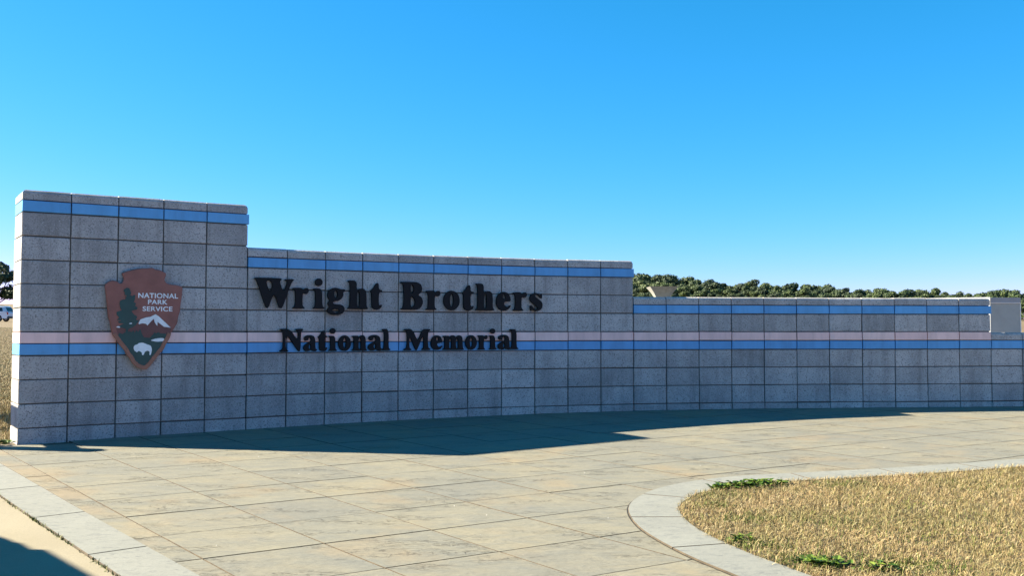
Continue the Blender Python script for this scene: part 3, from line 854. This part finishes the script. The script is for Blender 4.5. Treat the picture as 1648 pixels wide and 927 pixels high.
# tufted density
den = 0.55+0.45*np.sin(Xs*9.1+np.sin(Ys*7.3)*1.7)*np.sin(Ys*8.3+np.sin(Xs*6.1)*1.9)
keep = rng.uniform(0, 1, len(Xs)) < np.clip(den+0.35, 0, 1)
Xs, Ys = Xs[keep], Ys[keep]
hs_ = blades("dry_grass", Xs, Ys, 0.02*Ys+0.002, 0.010, 0.044, 0.0021, 1.35, M_STRAW)
tag(link("dry_grass", hs_), 'short dormant straw-coloured grass filling the kerbed island', 'grass', kind='stuff')
Xt, Yt = scatter(70000, 0.80, 5.2, 3.6, 8.0, lawn_poly)
def thatch(name, X, Y, mat):
    n = len(X); a = rng.uniform(0, 2*pi, n); l = rng.uniform(0.02, 0.055, n); w = rng.uniform(0.0012, 0.0024, n)
    tilt = rng.normal(0.12, 0.22, n); z = 0.02*Y+rng.uniform(0.006, 0.022, n)
    d = np.stack([np.cos(a)*np.cos(tilt), np.sin(a)*np.cos(tilt), np.sin(tilt)], 1); s = np.stack([-np.sin(a), np.cos(a), np.zeros(n)], 1)
    p = np.stack([X, Y, z], 1); m = p+d*(l*0.5)[:, None]; m[:, 2] += 0.004
    V = np.stack([p, m-s*w[:, None], p+d*l[:, None], m+s*w[:, None]], 1).reshape(-1, 3)
    return np_mesh(name, V, np.arange(4*n).reshape(-1, 4), mat)
tag(link("thatch", thatch("thatch", Xt, Yt, M_STRAW)), 'loose dead blades lying flat over the lawn of the island', 'grass', kind='stuff')
# green tinged patches in the straw
gp = [(1.25, 5.35, .16, 900), (1.15, 4.75, .14, 900), (1.35, 4.45, .22, 1800), (1.75, 4.35, .2, 1500), (1.15, 5.7, .12, 500), (2.1, 6.35, .22, 900), (3.2, 5.4, .25, 500), (2.9, 6.3, .3, 500), (1.9, 4.9, .3, 500), (1.25, 6.05, .2, 500), (2.5, 5.0, .5, 900), (3.3, 6.2, .5, 900), (2.2, 5.7, .4, 700), (1.7, 5.2, .3, 600), (3.0, 4.6, .4, 700)]
X_, Y_ = [], []
for gx, gy, r, n in gp:
    X_.append(rng.normal(gx, r*0.6, n)); Y_.append(rng.normal(gy, r*0.45, n))
X_, Y_ = np.concatenate(X_), np.concatenate(Y_); m = inside_np(X_, Y_, soil_poly); X_, Y_ = X_[m], Y_[m]
tag(link("green_grass", blades("green_grass", X_, Y_, 0.02*Y_+0.002, 0.012, 0.036, 0.004, 0.9, M_GREENB)), 'thin green grass shoots among the straw of the island', 'grass', kind='stuff')

def weed(name, cx, cy, rx, ry, n, size, label, rot=0.0):
    root = empty(name, (cx, cy, ground_z(cx, cy)+0.004))
    tag(root, label, 'weed')
    V, F = [], []
    for _ in range(n):
        r = math.sqrt(random.random()); t = random.uniform(0, 2*pi)
        lx, ly = r*cos(t)*rx, r*sin(t)*ry
        x, y = lx*cos(rot)-ly*sin(rot), lx*sin(rot)+ly*cos(rot)
        z = random.uniform(0.004, 0.034)*(1.1-r*0.7)
        a = random.uniform(0, 2*pi); l = size*random.uniform(0.6, 1.3); w = l*random.uniform(0.28, 0.42); up = random.uniform(-0.15, 0.7)
        dx, dy = cos(a), sin(a)
        b = len(V)
        V += [(x, y, z), (x+dx*l*.5-dy*w, y+dy*l*.5+dx*w, z+l*.5*up+.004), (x+dx*l, y+dy*l, z+l*up*.7), (x+dx*l*.5+dy*w, y+dy*l*.5-dx*w, z+l*.5*up+.004), (x+dx*l*.5, y+dy*l*.5, z+l*.5*up-.003)]
        F += [(b, b+4, b+1), (b+1, b+4, b+2), (b+2, b+4, b+3), (b+3, b+4, b)]
    link("leaf_rosette", pydata("leaf_rosette", V, F, M_WEED), root)
weed("weed_patch", 1.50, 6.32, 0.30, 0.085, 420, 0.042, 'long bright green patch of broadleaf weeds along the far inside edge of the island kerb', radians(24))
weed("weed_patch", 1.36, 4.36, 0.11, 0.07, 130, 0.040, 'bright green weed clump near the lower front kerb of the grass island', radians(-20))
weed("weed_patch", 1.58, 4.30, 0.08, 0.05, 70, 0.034, 'small green weed tuft to the right of the clump near the lower front kerb', 0)
weed("weed_patch", 1.10, 4.82, 0.07, 0.05, 60, 0.03, 'small green weed tuft against the left inside curve of the island kerb', 0.6)
weed("weed_patch", -4.33, 8.30, 0.16, 0.07, 120, 0.05, 'green weeds in the grass at the foot of the wall end', 0.2)

# field grass near the wall end
Xf, Yf = scatter(90000, -8.5, -4.1, 8.15, 14.0)
off = (Xf+4.141)*(-sin(radians(33.4)))+(Yf-8.358)*cos(radians(33.4)); al = (Xf+4.141)*cos(radians(33.4))+(Yf-8.358)*sin(radians(33.4))
m = ((al < -0.03) | (off > 0.48)) & (Yf > 8.24)
Xf, Yf = Xf[m], Yf[m]
tag(link("field_grass", blades("field_grass", Xf, Yf, 0.02*Yf-0.046, 0.025, 0.07, 0.005, 0.9, M_STRAW)), 'dry brown grass growing beside the left end of the wall', 'grass', kind='stuff')
Yw = 13+rng.uniform(0, 1, 70000)**1.5*60; Xw = -Yw*rng.uniform(0.488, 0.54, len(Yw))
tag(link("far_field_grass", blades("far_field_grass", Xw, Yw, 0.02*Yw-0.046, 0.02, 0.05, 0.007, 1.2, M_STRAW)), 'dry brown grass farther out in the field towards the white car', 'grass', kind='stuff')
# grass caught in the joint between the kerb and the road
jl = resample(road_edge[1:5], 0.01)
idx = rng.integers(0, len(jl)-1, 1500)
jx = np.array([jl[i][0] for i in idx]); jy = np.array([jl[i][1] for i in idx])
dn = np.sin(jx*7.0)*0.5+np.sin(jx*17.0+1)*0.5
kp = rng.uniform(-1, 1, len(jx)) < dn*1.2-0.1
kp |= (rng.uniform(0, 1, len(jx)) < 0.10)
jx, jy = jx[kp]+rng.normal(0, .004, kp.sum()), jy[kp]+rng.normal(0, .004, kp.sum())
tag(link("joint_grass", blades("joint_grass", jx, jy, 0.02*jy-0.006, 0.008, 0.026, 0.005, 0.8, mat_blades("joint_blades", [(0, (0.03, 0.06, 0.012)), (0.6, (0.10, 0.13, 0.03)), (1, (0.28, 0.24, 0.10))]))),
    'grass and moss growing in the joint between kerb strip and road', 'grass', kind='stuff')
# loose pale grit on the slabs
V, F = [], []
for _ in range(34):
    x, y = random.uniform(-3.3, 3.2), random.uniform(4.3, 9.2)
    if inside((x, y), island_poly) or KN[0]*x+KN[1]*y < KD+0.05: continue
    s = random.uniform(0.002, 0.006); z = ground_z(x, y)
    b = len(V)
    V += [(x-s, y, z), (x+s*.6, y-s*.8, z), (x+s*.5, y+s*.8, z), (x+random.uniform(-s, s)*.3, y, z+s*1.1)]
    F += [(b, b+1, b+3), (b+1, b+2, b+3), (b+2, b, b+3)]
tag(link("grit", pydata("grit", V, F, mat_plain("pale_grit", (0.40, 0.39, 0.36), 0.8))), 'scattered pale grit on the tan slabs', 'grit', kind='stuff')

# ------------------------------------------------------------------ trees
M_LEAF = mat_leaves("oak_leaves", (0.01919, 0.03696, 0.01134), (0.04059, 0.06948, 0.01944), (0.07749, 0.1072, 0.0324))
M_LEAFD = mat_leaves("pine_needles", (0.0126, 0.02772, 0.01188), (0.0288, 0.05174, 0.0198), (0.0585, 0.08316, 0.0297))
M_BARK = mat_plain("bark", (0.11, 0.085, 0.065), 0.95, var=0.2, nscale=6)

def tube(V, F, a, b, ra, rb, n=6):
    a, b = Vector(a), Vector(b); d = (b-a).normalized()
    u = d.orthogonal().normalized(); w = d.cross(u)
    s = len(V)
    for p, r in ((a, ra), (b, rb)):
        for k in range(n):
            t = 2*pi*k/n; V.append(tuple(p+u*(r*cos(t))+w*(r*sin(t))))
    for k in range(n): F.append((s+k, s+(k+1) % n, s+n+(k+1) % n, s+n+k))

def tree_meshes(h, cr, clumps, leaves, leaf, mat, lo=0.35, flat=0.8, kind='round'):
    """unit builder: returns trunk mesh and crown mesh; crown of leaf sprays around limb ends"""
    V, F = [], []
    th = h*lo
    r0 = 0.022*h+0.05
    pts = [(0, 0, -0.3), (random.uniform(-.1, .1), random.uniform(-.1, .1), th*0.5), (random.uniform(-.2, .2), random.uniform(-.2, .2), th)]
    tube(V, F, pts[0], pts[1], r0*1.25, r0, 7); tube(V, F, pts[1], pts[2], r0, r0*0.75, 7)
    cl = []
    for i in range(clumps):
        t = 2*pi*i/clumps*1.618+random.uniform(-.5, .5)
        f = (i+0.5)/clumps
        if kind == 'round':
            zz = th+(h-th)*(0.12+0.80*f); rr = cr*math.sqrt(max(0.05, 1-(2*f-0.85)**2*0.85))*random.uniform(0.25, 0.85)
            rad = cr*random.uniform(0.30, 0.50)*(1.1-0.35*f)
        else:                    # umbrella pine: plates of foliage
            zz = th+(h-th)*f; rr = cr*random.uniform(0.3, 0.95)*(0.6+0.4*f); rad = cr*random.uniform(0.28, 0.42)
        c = Vector((rr*cos(t), rr*sin(t), zz)); cl.append((c, rad))
        tube(V, F, (pts[2][0], pts[2][1], th*random.uniform(0.75, 1.0)), c*0.92+Vector((0, 0, -rad*0.2)), r0*0.42, r0*0.1, 5)
    tr = pydata("trunk", V, F, M_BARK, True)
    W = np.array([c[1]**2 for c in cl]); W /= W.sum()
    ci = rng.choice(len(cl), leaves, p=W)
    cen = np.array([tuple(c[0]) for c in cl])[ci]; rad = np.array([c[1] for c in cl])[ci]
    d = rng.normal(0, 1, (leaves, 3)); d /= np.linalg.norm(d, axis=1)[:, None]
    rr = rad*rng.uniform(0.55, 1.0, leaves)**0.6*(1+0.12*rng.normal(0, 1, leaves))
    fl = flat if kind == 'round' else 0.42
    pos = cen+d*rr[:, None]*np.array([1, 1, fl])
    nrm = d+rng.normal(0, 0.55, (leaves, 3)); nrm /= np.linalg.norm(nrm, axis=1)[:, None]
    ref = rng.normal(0, 1, (leaves, 3)); u = np.cross(nrm, ref); u /= np.linalg.norm(u, axis=1)[:, None]
    w = np.cross(nrm, u)
    s = (leaf*rng.uniform(0.6, 1.4, leaves))[:, None]
    V2 = np.stack([pos-u*s, pos-w*s*0.55, pos+u*s, pos+w*s*0.55], 1).reshape(-1, 3)
    F2 = np.arange(leaves*4).reshape(-1, 4)
    return tr, np_mesh("crown", V2, F2, mat)

def plant(proto, x, y, s, rz, label, group, name):
    root = empty(name, (x, y, terrain(x, y)-0.05), rz)
    root.scale = (s*random.uniform(0.85, 1.25), s*random.uniform(0.85, 1.25), s*random.uniform(0.95, 1.05))
    tag(root, label, 'tree', group)
    link("trunk", proto[0], root); link("crown", proto[1], root)
    return root

oaks = [tree_meshes(7.0, 3.0, 13, 4200, 0.21, M_LEAF) for _ in range(5)]
pines = [tree_meshes(8.0, 2.9, 13, 4000, 0.19, M_LEAFD, 0.4, 0.75) for _ in range(2)]

# skyline profile of the wooded ridge: (bearing = x/y, elevation of the tree tops as height/distance above eye level)
prof = [(0.110, 0.0585), (0.121, 0.0590), (0.145, 0.0600), (0.172, 0.0545), (0.203, 0.0515), (0.222, 0.0495), (0.244, 0.0525), (0.266, 0.0495),
        (0.297, 0.049), (0.322, 0.0455), (0.347, 0.044), (0.372, 0.0445), (0.384, 0.040), (0.397, 0.0455), (0.413, 0.040), (0.428, 0.042), (0.447, 0.040), (0.46, 0.0425), (0.478, 0.040), (0.494, 0.042), (0.51, 0.041), (0.60, 0.042), (0.75, 0.043)]
pb = [p[0] for p in prof]; pe = [p[1] for p in prof]
ntree = 0
rows = [(324, 3.2, 1.0), (312, 3.8, 0.955), (298, 4.2, 0.88), (284, 4.6, 0.80), (264, 4.8, 0.70), (244, 5.0, 0.61), (226, 5.4, 0.53)]
for ri, (yy, step, frac) in enumerate(rows):
    x = 0.105*yy
    while x < 0.62*yy:
        b = x/yy
        y = yy+random.uniform(-7, 7)
        top_e = float(np.interp(b, pb, pe))
        ztop = EYE+y*top_e*(frac if ri else 1.0)*(random.uniform(0.94, 1.03) if b < 0.3 else random.uniform(0.92, 1.06))
        zb = terrain(b*y, y)
        h = ztop-zb
        if h > 3.0:
            pine = random.random() < 0.30
            pr = random.choice(pines) if pine else random.choice(oaks)
            s = max(0.55, min(1.7, h/(8.3 if pine else 7.3)))
            if h/(7.3) > 0.5:
                if pine: plant(pr, b*y, y, s, random.uniform(0, 6.28), 'dark green narrow-crowned pine among the oaks of the wooded ridge behind the wall', 'pines on the wooded ridge', 'pine_tree')
                else: plant(pr, b*y, y, s, random.uniform(0, 6.28), 'olive green round-crowned oak on the wooded ridge behind the wall', 'oaks on the wooded ridge', 'oak_tree')
                ntree += 1
        x += step*random.uniform(0.75, 1.25)
plant(pines[0], 23.4, 176, 0.62, 1.0, 'small dark tree just left of the flared roof, against the wall step', None, 'bushy_tree')
plant(pines[1], 30.6, 176, 0.56, 2.2, 'dark bushy tree overlapping the right corner of the flared roof', None, 'bushy_tree')
print("ridge trees", ntree)
# left: trees beyond the parked car
pin = tree_meshes(10.6, 4.6, 12, 2600, 0.30, M_LEAFD, 0.72, 0.5, 'umbrella')
plant(pin, -76.8, 146, 0.86, 0.3, 'flat-topped dark pine rising above the other trees beyond the white car', None, 'pine_tree')
for k, (x, y, s, lab) in enumerate([(-73.2, 141, 1.05, 'dense dark green tree right beyond the white car, next to the wall end'), (-78.5, 138, 0.95, 'dark green tree beyond the front of the white car'), (-67.0, 150, 0.9, 'dark green tree hidden mostly behind the tall end of the wall'), (-83.5, 144, 1.1, 'dark green tree at the far left edge beyond the white car')]):
    plant(random.choice(pines), x, y, s, k*1.3, lab, None, 'bushy_tree')

# continuing woodland out of sight behind the wall and beyond both ends, and undergrowth below the ridge trees
def wood_mass(n, b0, b1, y0, y1, h0, h1, size, rad):
    nc = n//220
    cb, cy_ = rng.uniform(b0, b1, nc), rng.uniform(y0, y1, nc)
    cx_ = cb*cy_; ch = rng.uniform(h0, h1, nc)
    i = np.repeat(np.arange(nc), 220); m = len(i)
    d = rng.normal(0, 1, (m, 3)); d /= np.linalg.norm(d, axis=1)[:, None]
    r = rad*rng.uniform(0.55, 1.0, m)
    tz = np.array([terrain(px, py) for px, py in zip(cx_, cy_)])
    zc = tz+ch*0.55
    pos = np.stack([cx_[i]+d[:, 0]*r, cy_[i]+d[:, 1]*r, zc[i]+d[:, 2]*ch[i]*0.5], 1)
    u = np.cross(d+rng.normal(0, .5, (m, 3)), rng.normal(0, 1, (m, 3))); u /= np.linalg.norm(u, axis=1)[:, None]
    w = np.cross(d, u); s = size*rng.uniform(0.6, 1.4, m)[:, None]
    return np.stack([pos-u*s, pos-w*s*.6, pos+u*s, pos+w*s*.6], 1).reshape(-1, 3)
Vw = np.concatenate([wood_mass(44000, -0.46, 0.10, 240, 320, 5.5, 8.5, 0.34, 3.0), wood_mass(22000, 0.63, 1.15, 240, 320, 5.5, 8.5, 0.34, 3.0),
                     wood_mass(22000, 0.11, 0.62, 216, 232, 1.2, 2.6, 0.26, 1.8)])
tag(link("woodland", np_mesh("woodland", Vw, np.arange(len(Vw)).reshape(-1, 4), M_LEAF)), 'far-off woodland mass and undergrowth along the ridge', 'woodland', kind='stuff')

# ------------------------------------------------------------------ visitor building with flared roof
def box(V, F, x0, x1, y0, y1, z0, z1):
    b = len(V)
    V += [(x0, y0, z0), (x1, y0, z0), (x1, y1, z0), (x0, y1, z0), (x0, y0, z1), (x1, y0, z1), (x1, y1, z1), (x0, y1, z1)]
    F += [(b, b+1, b+5, b+4), (b+1, b+2, b+6, b+5), (b+2, b+3, b+7, b+6), (b+3, b, b+4, b+7), (b+4, b+5, b+6, b+7), (b+3, b+2, b+1, b)]
M_ROOF = mat_plain("beige_concrete_shell", (0.255, 0.2479, 0.2162), 0.85, var=0.03, nscale=1.5)
M_WALLB = mat_plain("pale_wall", (0.62, 0.58, 0.5), 0.85, var=0.02, nscale=2)
M_GLASS = mat_plain("dark_glass", (0.02, 0.025, 0.03), 0.08, nscale=2)
bx, by = 27.2, 180.0
bz = terrain(bx, by)
hall = empty("visitor_building", (bx, by, bz))
tag(hall, 'distant visitor building with a beige flared roof showing above the wall among the trees', 'building')
V, F = [], []
box(V, F, -9, 9, -5, 6, -0.4, 2.9)
link("wall", pydata("wall", V, F, M_WALLB), hall)
for k in range(6):
    V, F = [], []
    box(V, F, -8.2+k*2.8, -6.2+k*2.8, -5.06, -5.01, 0.5, 2.4)
    link("window", pydata("window", V, F, M_GLASS), hall)
V, F = [], []
box(V, F, -9.4, 9.4, -5.4, 6.4, 2.91, 3.2)
link("roof", pydata("roof", V, F, M_ROOF), hall)
# concave flared shell: square rings widening upwards
ztop = EYE+180*(534-462)/1600.0-bz
zlow = EYE+180*(534-478)/1600.0-bz
V, F = [], []
rings = []
for k in range(9):
    t = k/8
    hw = 1.15+1.40*(t**1.35)
    rings.append((hw, zlow-0.5+(ztop-zlow+0.5)*t))
for hw, z in rings:
    V += [(-hw, -hw, z), (hw, -hw, z), (hw, hw, z), (-hw, hw, z)]
for k in range(8):
    for i in range(4):
        F.append((4*k+i, 4*k+(i+1) % 4, 4*k+4+(i+1) % 4, 4*k+4+i))
F.append((32, 33, 34, 35))
link("flared_roof", pydata("flared_roof", V, F, M_ROOF), hall)
V, F = [], []
box(V, F, -1.15, 1.15, -1.15, 1.15, 3.21, zlow-0.5)
link("clerestory", pydata("clerestory", V, F, M_WALLB), hall)

# ------------------------------------------------------------------ white cabinet behind the low end of the wall
M_WPAINT = mat_plain("white_painted_panel", (0.82, 0.81, 0.78), 0.6, var=0.0, nscale=1.0)
M_GPANEL = mat_plain("grey_green_panel", (0.36, 0.38, 0.35), 0.45, var=0.02, nscale=0.8)
M_GFASC = mat_plain("grey_fascia", (0.31, 0.315, 0.325), 0.6, var=0.02, nscale=1.0)
dist = 38.0
qx, qy = (1594-824)/1600.0*dist, dist
cabinet = empty("utility_cabinet", (qx, qy, terrain(qx, qy)-0.05), 0)
tag(cabinet, 'white box-shaped cabinet with grey end panel behind the low right end of the wall', 'cabinet')
bh = EYE+55.5/1600.0*dist-terrain(qx, qy)+0.05
def rotbox(name, u0, u1, v0, v1, z0, z1, mat, ang):
    V, F = [], []
    box(V, F, u0, u1, v0, v1, z0, z1)
    V = [(x*cos(ang)-y*sin(ang), x*sin(ang)+y*cos(ang), z) for x, y, z in V]
    return link(name, pydata(name, V, F, mat), cabinet)
ba, ga = radians(-26), radians(2)
rotbox("side_wall", -2.3, -0.005, 0.0, 1.2, -0.1, bh, M_WPAINT, ba)
rotbox("end_panel", 0.02, 1.17, 0.04, 0.30, -0.1, bh-0.225, M_GPANEL, ga)
rotbox("fascia", 0.01, 1.19, 0.01, 0.32, bh-0.198, bh-0.012, M_GFASC, ga)
rotbox("drip_edge", 0.02, 1.18, 0.0, 0.31, bh-0.223, bh-0.200, M_WPAINT, ga)
rotbox("corner_post", 1.172, 1.20, 0.02, 0.31, -0.1, bh-0.225, M_WPAINT, ga)

# ------------------------------------------------------------------ cars
M_TYRE = mat_plain("tyre_rubber", (0.02, 0.02, 0.02), 0.9)
M_RIMM = mat_plain("wheel_rim", (0.35, 0.35, 0.36), 0.35, 0.8)
M_RED = mat_plain("tail_lamp_red", (0.4, 0.02, 0.02), 0.2)
M_LAMP = mat_plain("clear_lamp", (0.75, 0.76, 0.78), 0.15)
M_TRIM = mat_plain("black_trim", (0.03, 0.03, 0.032), 0.6)
def car_paint(name, col):
    return mat_plain(name, col, 0.3, 0.0, nscale=1.0, coat=0.6)
def suv(name, loc, rz, paint, label):
    """sport utility vehicle, nose towards +x"""
    root = empty(name, loc, rz)
    tag(root, label, 'car')
    # lower body: side profile with wheel arches, lofted with tumblehome
    def arch(cx, r, n=8): return [(cx+r*cos(pi*(1-k/n)), 0.36+r*sin(pi*(1-k/n))) for k in range(n+1)]
    low = [(-2.28, 0.34)] + [(x, max(z, 0.30)) for x, z in arch(-1.38, 0.43)] + [(x, max(z, 0.30)) for x, z in arch(1.42, 0.43)] + [(2.25, 0.32)]
    up = [(2.33, 0.55), (2.33, 0.80), (2.20, 0.95), (1.10, 1.06), (-0.5, 1.10), (-2.20, 1.12), (-2.36, 0.95), (-2.36, 0.60)]
    prof = low + up
    def loft(prof, wf):
        V, F = [], []
        n = len(prof)
        for k, (dx, w) in enumerate(wf):
            for x, z in prof:
                xs_ = x*(1-dx*0.02)
                V.append((xs_, w, z))
        m = len(wf)
        for k in range(m-1):
            for i in range(n):
                F.append((k*n+i, k*n+(i+1) % n, (k+1)*n+(i+1) % n, (k+1)*n+i))
        F.append(tuple(range(n))[::-1]); F.append(tuple(range((m-1)*n, m*n)))
        return V, F
    V, F = loft(prof, [(1.5, -0.90), (0, -0.86), (0, 0.86), (1.5, 0.90)])
    body = link("body", pydata("body", V, F, paint), root)
    # cabin: belt ring, roof ring, roof crown
    belt = [(1.02, 0.86), (-2.26, 0.86)]
    V = [(1.05, -0.86, 1.06), (1.05, 0.86, 1.06), (-2.27, 0.86, 1.10), (-2.27, -0.86, 1.10),
         (0.25, -0.70, 1.66), (0.25, 0.70, 1.66), (-1.98, 0.70, 1.68), (-1.98, -0.70, 1.68),
         (0.05, -0.58, 1.74), (0.05, 0.58, 1.74), (-1.85, 0.58, 1.76), (-1.85, -0.58, 1.76)]
    F = [(0, 1, 5, 4), (1, 2, 6, 5), (2, 3, 7, 6), (3, 0, 4, 7), (4, 5, 9, 8), (5, 6, 10, 9), (6, 7, 11, 10), (7, 4, 8, 11), (8, 9, 10, 11)]
    cab = pydata("cabin", V, F, paint)
    bmc = bmesh.new(); bmc.from_mesh(cab)
    bmesh.ops.bevel(bmc, geom=[e for e in bmc.edges if min(e.verts[0].co.z, e.verts[1].co.z) > 1.6], offset=0.11, segments=4, affect='EDGES', profile=0.5)
    bmc.to_mesh(cab); bmc.free()
    for p in cab.polygons: p.use_smooth = True
    link("cabin", cab, root)
    def panel(nm, pts, nrm, mat, t=0.008):
        nrm = Vector(nrm).normalized()
        P0 = [Vector(p)-nrm*0.004 for p in pts]; P1 = [p+nrm*t for p in P0]
        n = len(pts)
        V = [tuple(p) for p in P0+P1]
        F = [tuple(range(n, 2*n)), tuple(range(n))[::-1]] + [(i, (i+1) % n, n+(i+1) % n, n+i) for i in range(n)]
        return link(nm, pydata(nm, V, F, mat), root)
    for s in (-1, 1):
        def sp(x, z): 
            t = (z-1.08)/(1.66-1.08); return (x, s*(0.86-0.16*t), z)
        nr = (0, s, 0.27)
        panel("side_window", [sp(0.72, 1.14), sp(0.16, 1.58), sp(-0.50, 1.60), sp(-0.50, 1.14)], nr, M_GLASS)
        panel("side_window", [sp(-0.60, 1.14), sp(-0.60, 1.60), sp(-1.28, 1.60), sp(-1.34, 1.14)], nr, M_GLASS)
        panel("side_window", [sp(-1.44, 1.15), sp(-1.38, 1.60), sp(-1.82, 1.59), sp(-2.02, 1.16)], nr, M_GLASS)
        for hx in (-0.35, -1.2):
            V, F = [], []; box(V, F, hx-0.1, hx+0.1, s*0.905-0.02, s*0.905+0.02, 0.96, 0.99)
            link("handle", pydata("handle", V, F, M_TRIM), root)
        V, F = [], []; box(V, F, 0.62, 0.78, s*0.98-0.09, s*0.98+0.09, 1.08, 1.22)
        link("mirror", pydata("mirror", V, F, paint), root)
        V, F = [], []; box(V, F, 2.16, 2.36, s*0.66-0.17, s*0.66+0.17, 0.70, 0.84)
        link("headlight", pydata("headlight", V, F, M_LAMP), root)
        V, F = [], []; box(V, F, -2.375, -2.20, s*0.80-0.09, s*0.80+0.09, 0.78, 1.06)
        link("tail_light", pydata("tail_light", V, F, M_RED), root)
        V, F = [], []; tube(V, F, (0.0, s*0.56, 1.80), (-1.75, s*0.56, 1.81), 0.02, 0.02, 6)
        link("roof_rail", pydata("roof_rail", V, F, M_TRIM), root)
        for wx in (-1.38, 1.42):
            V, F = [], []
            prof_t = [(0.20, -0.10), (0.33, -0.11), (0.355, -0.07), (0.355, 0.07), (0.33, 0.11), (0.20, 0.10)]
            n = 24
            for r, yo in prof_t:
                for k in range(n): V.append((r*cos(2*pi*k/n), yo, r*sin(2*pi*k/n)))
            for q in range(5):
                for k in range(n): F.append((q*n+k, q*n+(k+1) % n, (q+1)*n+(k+1) % n, (q+1)*n+k))
            w = link("wheel", pydata("wheel", V, F, M_TYRE, True), root)
            w.location = (wx, s*0.78, 0.355)
            V, F = [], []
            for yo in (-0.06, 0.085):
                for k in range(n): V.append((0.21*cos(2*pi*k/n), s*yo, 0.21*sin(2*pi*k/n)))
            V.append((0, s*0.06, 0)); V.append((0, -s*0.06, 0))
            for k in range(n):
                F += [(k, (k+1) % n, n+(k+1) % n, n+k), (n+k, n+(k+1) % n, 2*n), (k, (k+1) % n, 2*n+1)]
            link("rim", pydata("rim", V, F, M_RIMM), w)
    panel("windshield", [(0.98, -0.76, 1.11), (0.98, 0.76, 1.11), (0.30, 0.64, 1.62), (0.30, -0.64, 1.62)], (0.6, 0, 0.8), M_GLASS)
    panel("rear_window", [(-2.24, 0.72, 1.16), (-2.24, -0.72, 1.16), (-2.03, -0.64, 1.60), (-2.03, 0.64, 1.60)], (-0.9, 0, 0.45), M_GLASS)
    for x0, x1, nm in ((2.20, 2.39, "front_bumper"), (-2.42, -2.22, "rear_bumper")):
        V, F = [], []; box(V, F, x0, x1, -0.84, 0.84, 0.36, 0.60)
        link(nm, pydata(nm, V, F, M_TRIM if nm == "rear_bumper" else paint), root)
    return root
cz = terrain(-58.9, 112)
suv("parked_car", (-58.75, 112.0, cz), radians(180), car_paint("pale_silver_paint", (0.62, 0.66, 0.72)), 'white sport utility car parked on the grass in front of the dark trees')
suv("waiting_car", (-4.63, 3.57, 0.02*3.57-0.006), radians(-48.7), car_paint("grey_paint", (0.12, 0.13, 0.14)), 'grey sport utility car on the road whose shadow falls in the lower left corner')

# ------------------------------------------------------------------ timber barrier beside the wall end (its shadow crosses the wall end)
M_TIMBER = mat_plain("weathered_timber", (0.24, 0.18, 0.12), 0.9, var=0.15, nscale=14)
e2 = (-sin(radians(33.4)), cos(radians(33.4)))
pbx, pby = -5.50, 8.38
bar = empty("timber_barrier", (pbx, pby, ground_z(pbx, pby)-0.045), radians(33.4))
tag(bar, 'low timber post and rail barrier standing on the grass left of the wall end', 'barrier')
for k, u in enumerate((0.0, 1.9)):
    V, F = [], []
    box(V, F, -0.07, 0.07, u-0.07, u+0.07, -0.2, 1.27)
    V += [(0, u, 1.31)]; 
    link("post", pydata("post", V, F+[(4, 5, len(V)-1), (5, 6, len(V)-1), (6, 7, len(V)-1), (7, 4, len(V)-1)], M_TIMBER), bar)
V, F = [], []
box(V, F, 0.071, 0.115, -0.12, 3.6, 0.985, 1.13)
link("rail", pydata("rail", V, F, M_TIMBER), bar)
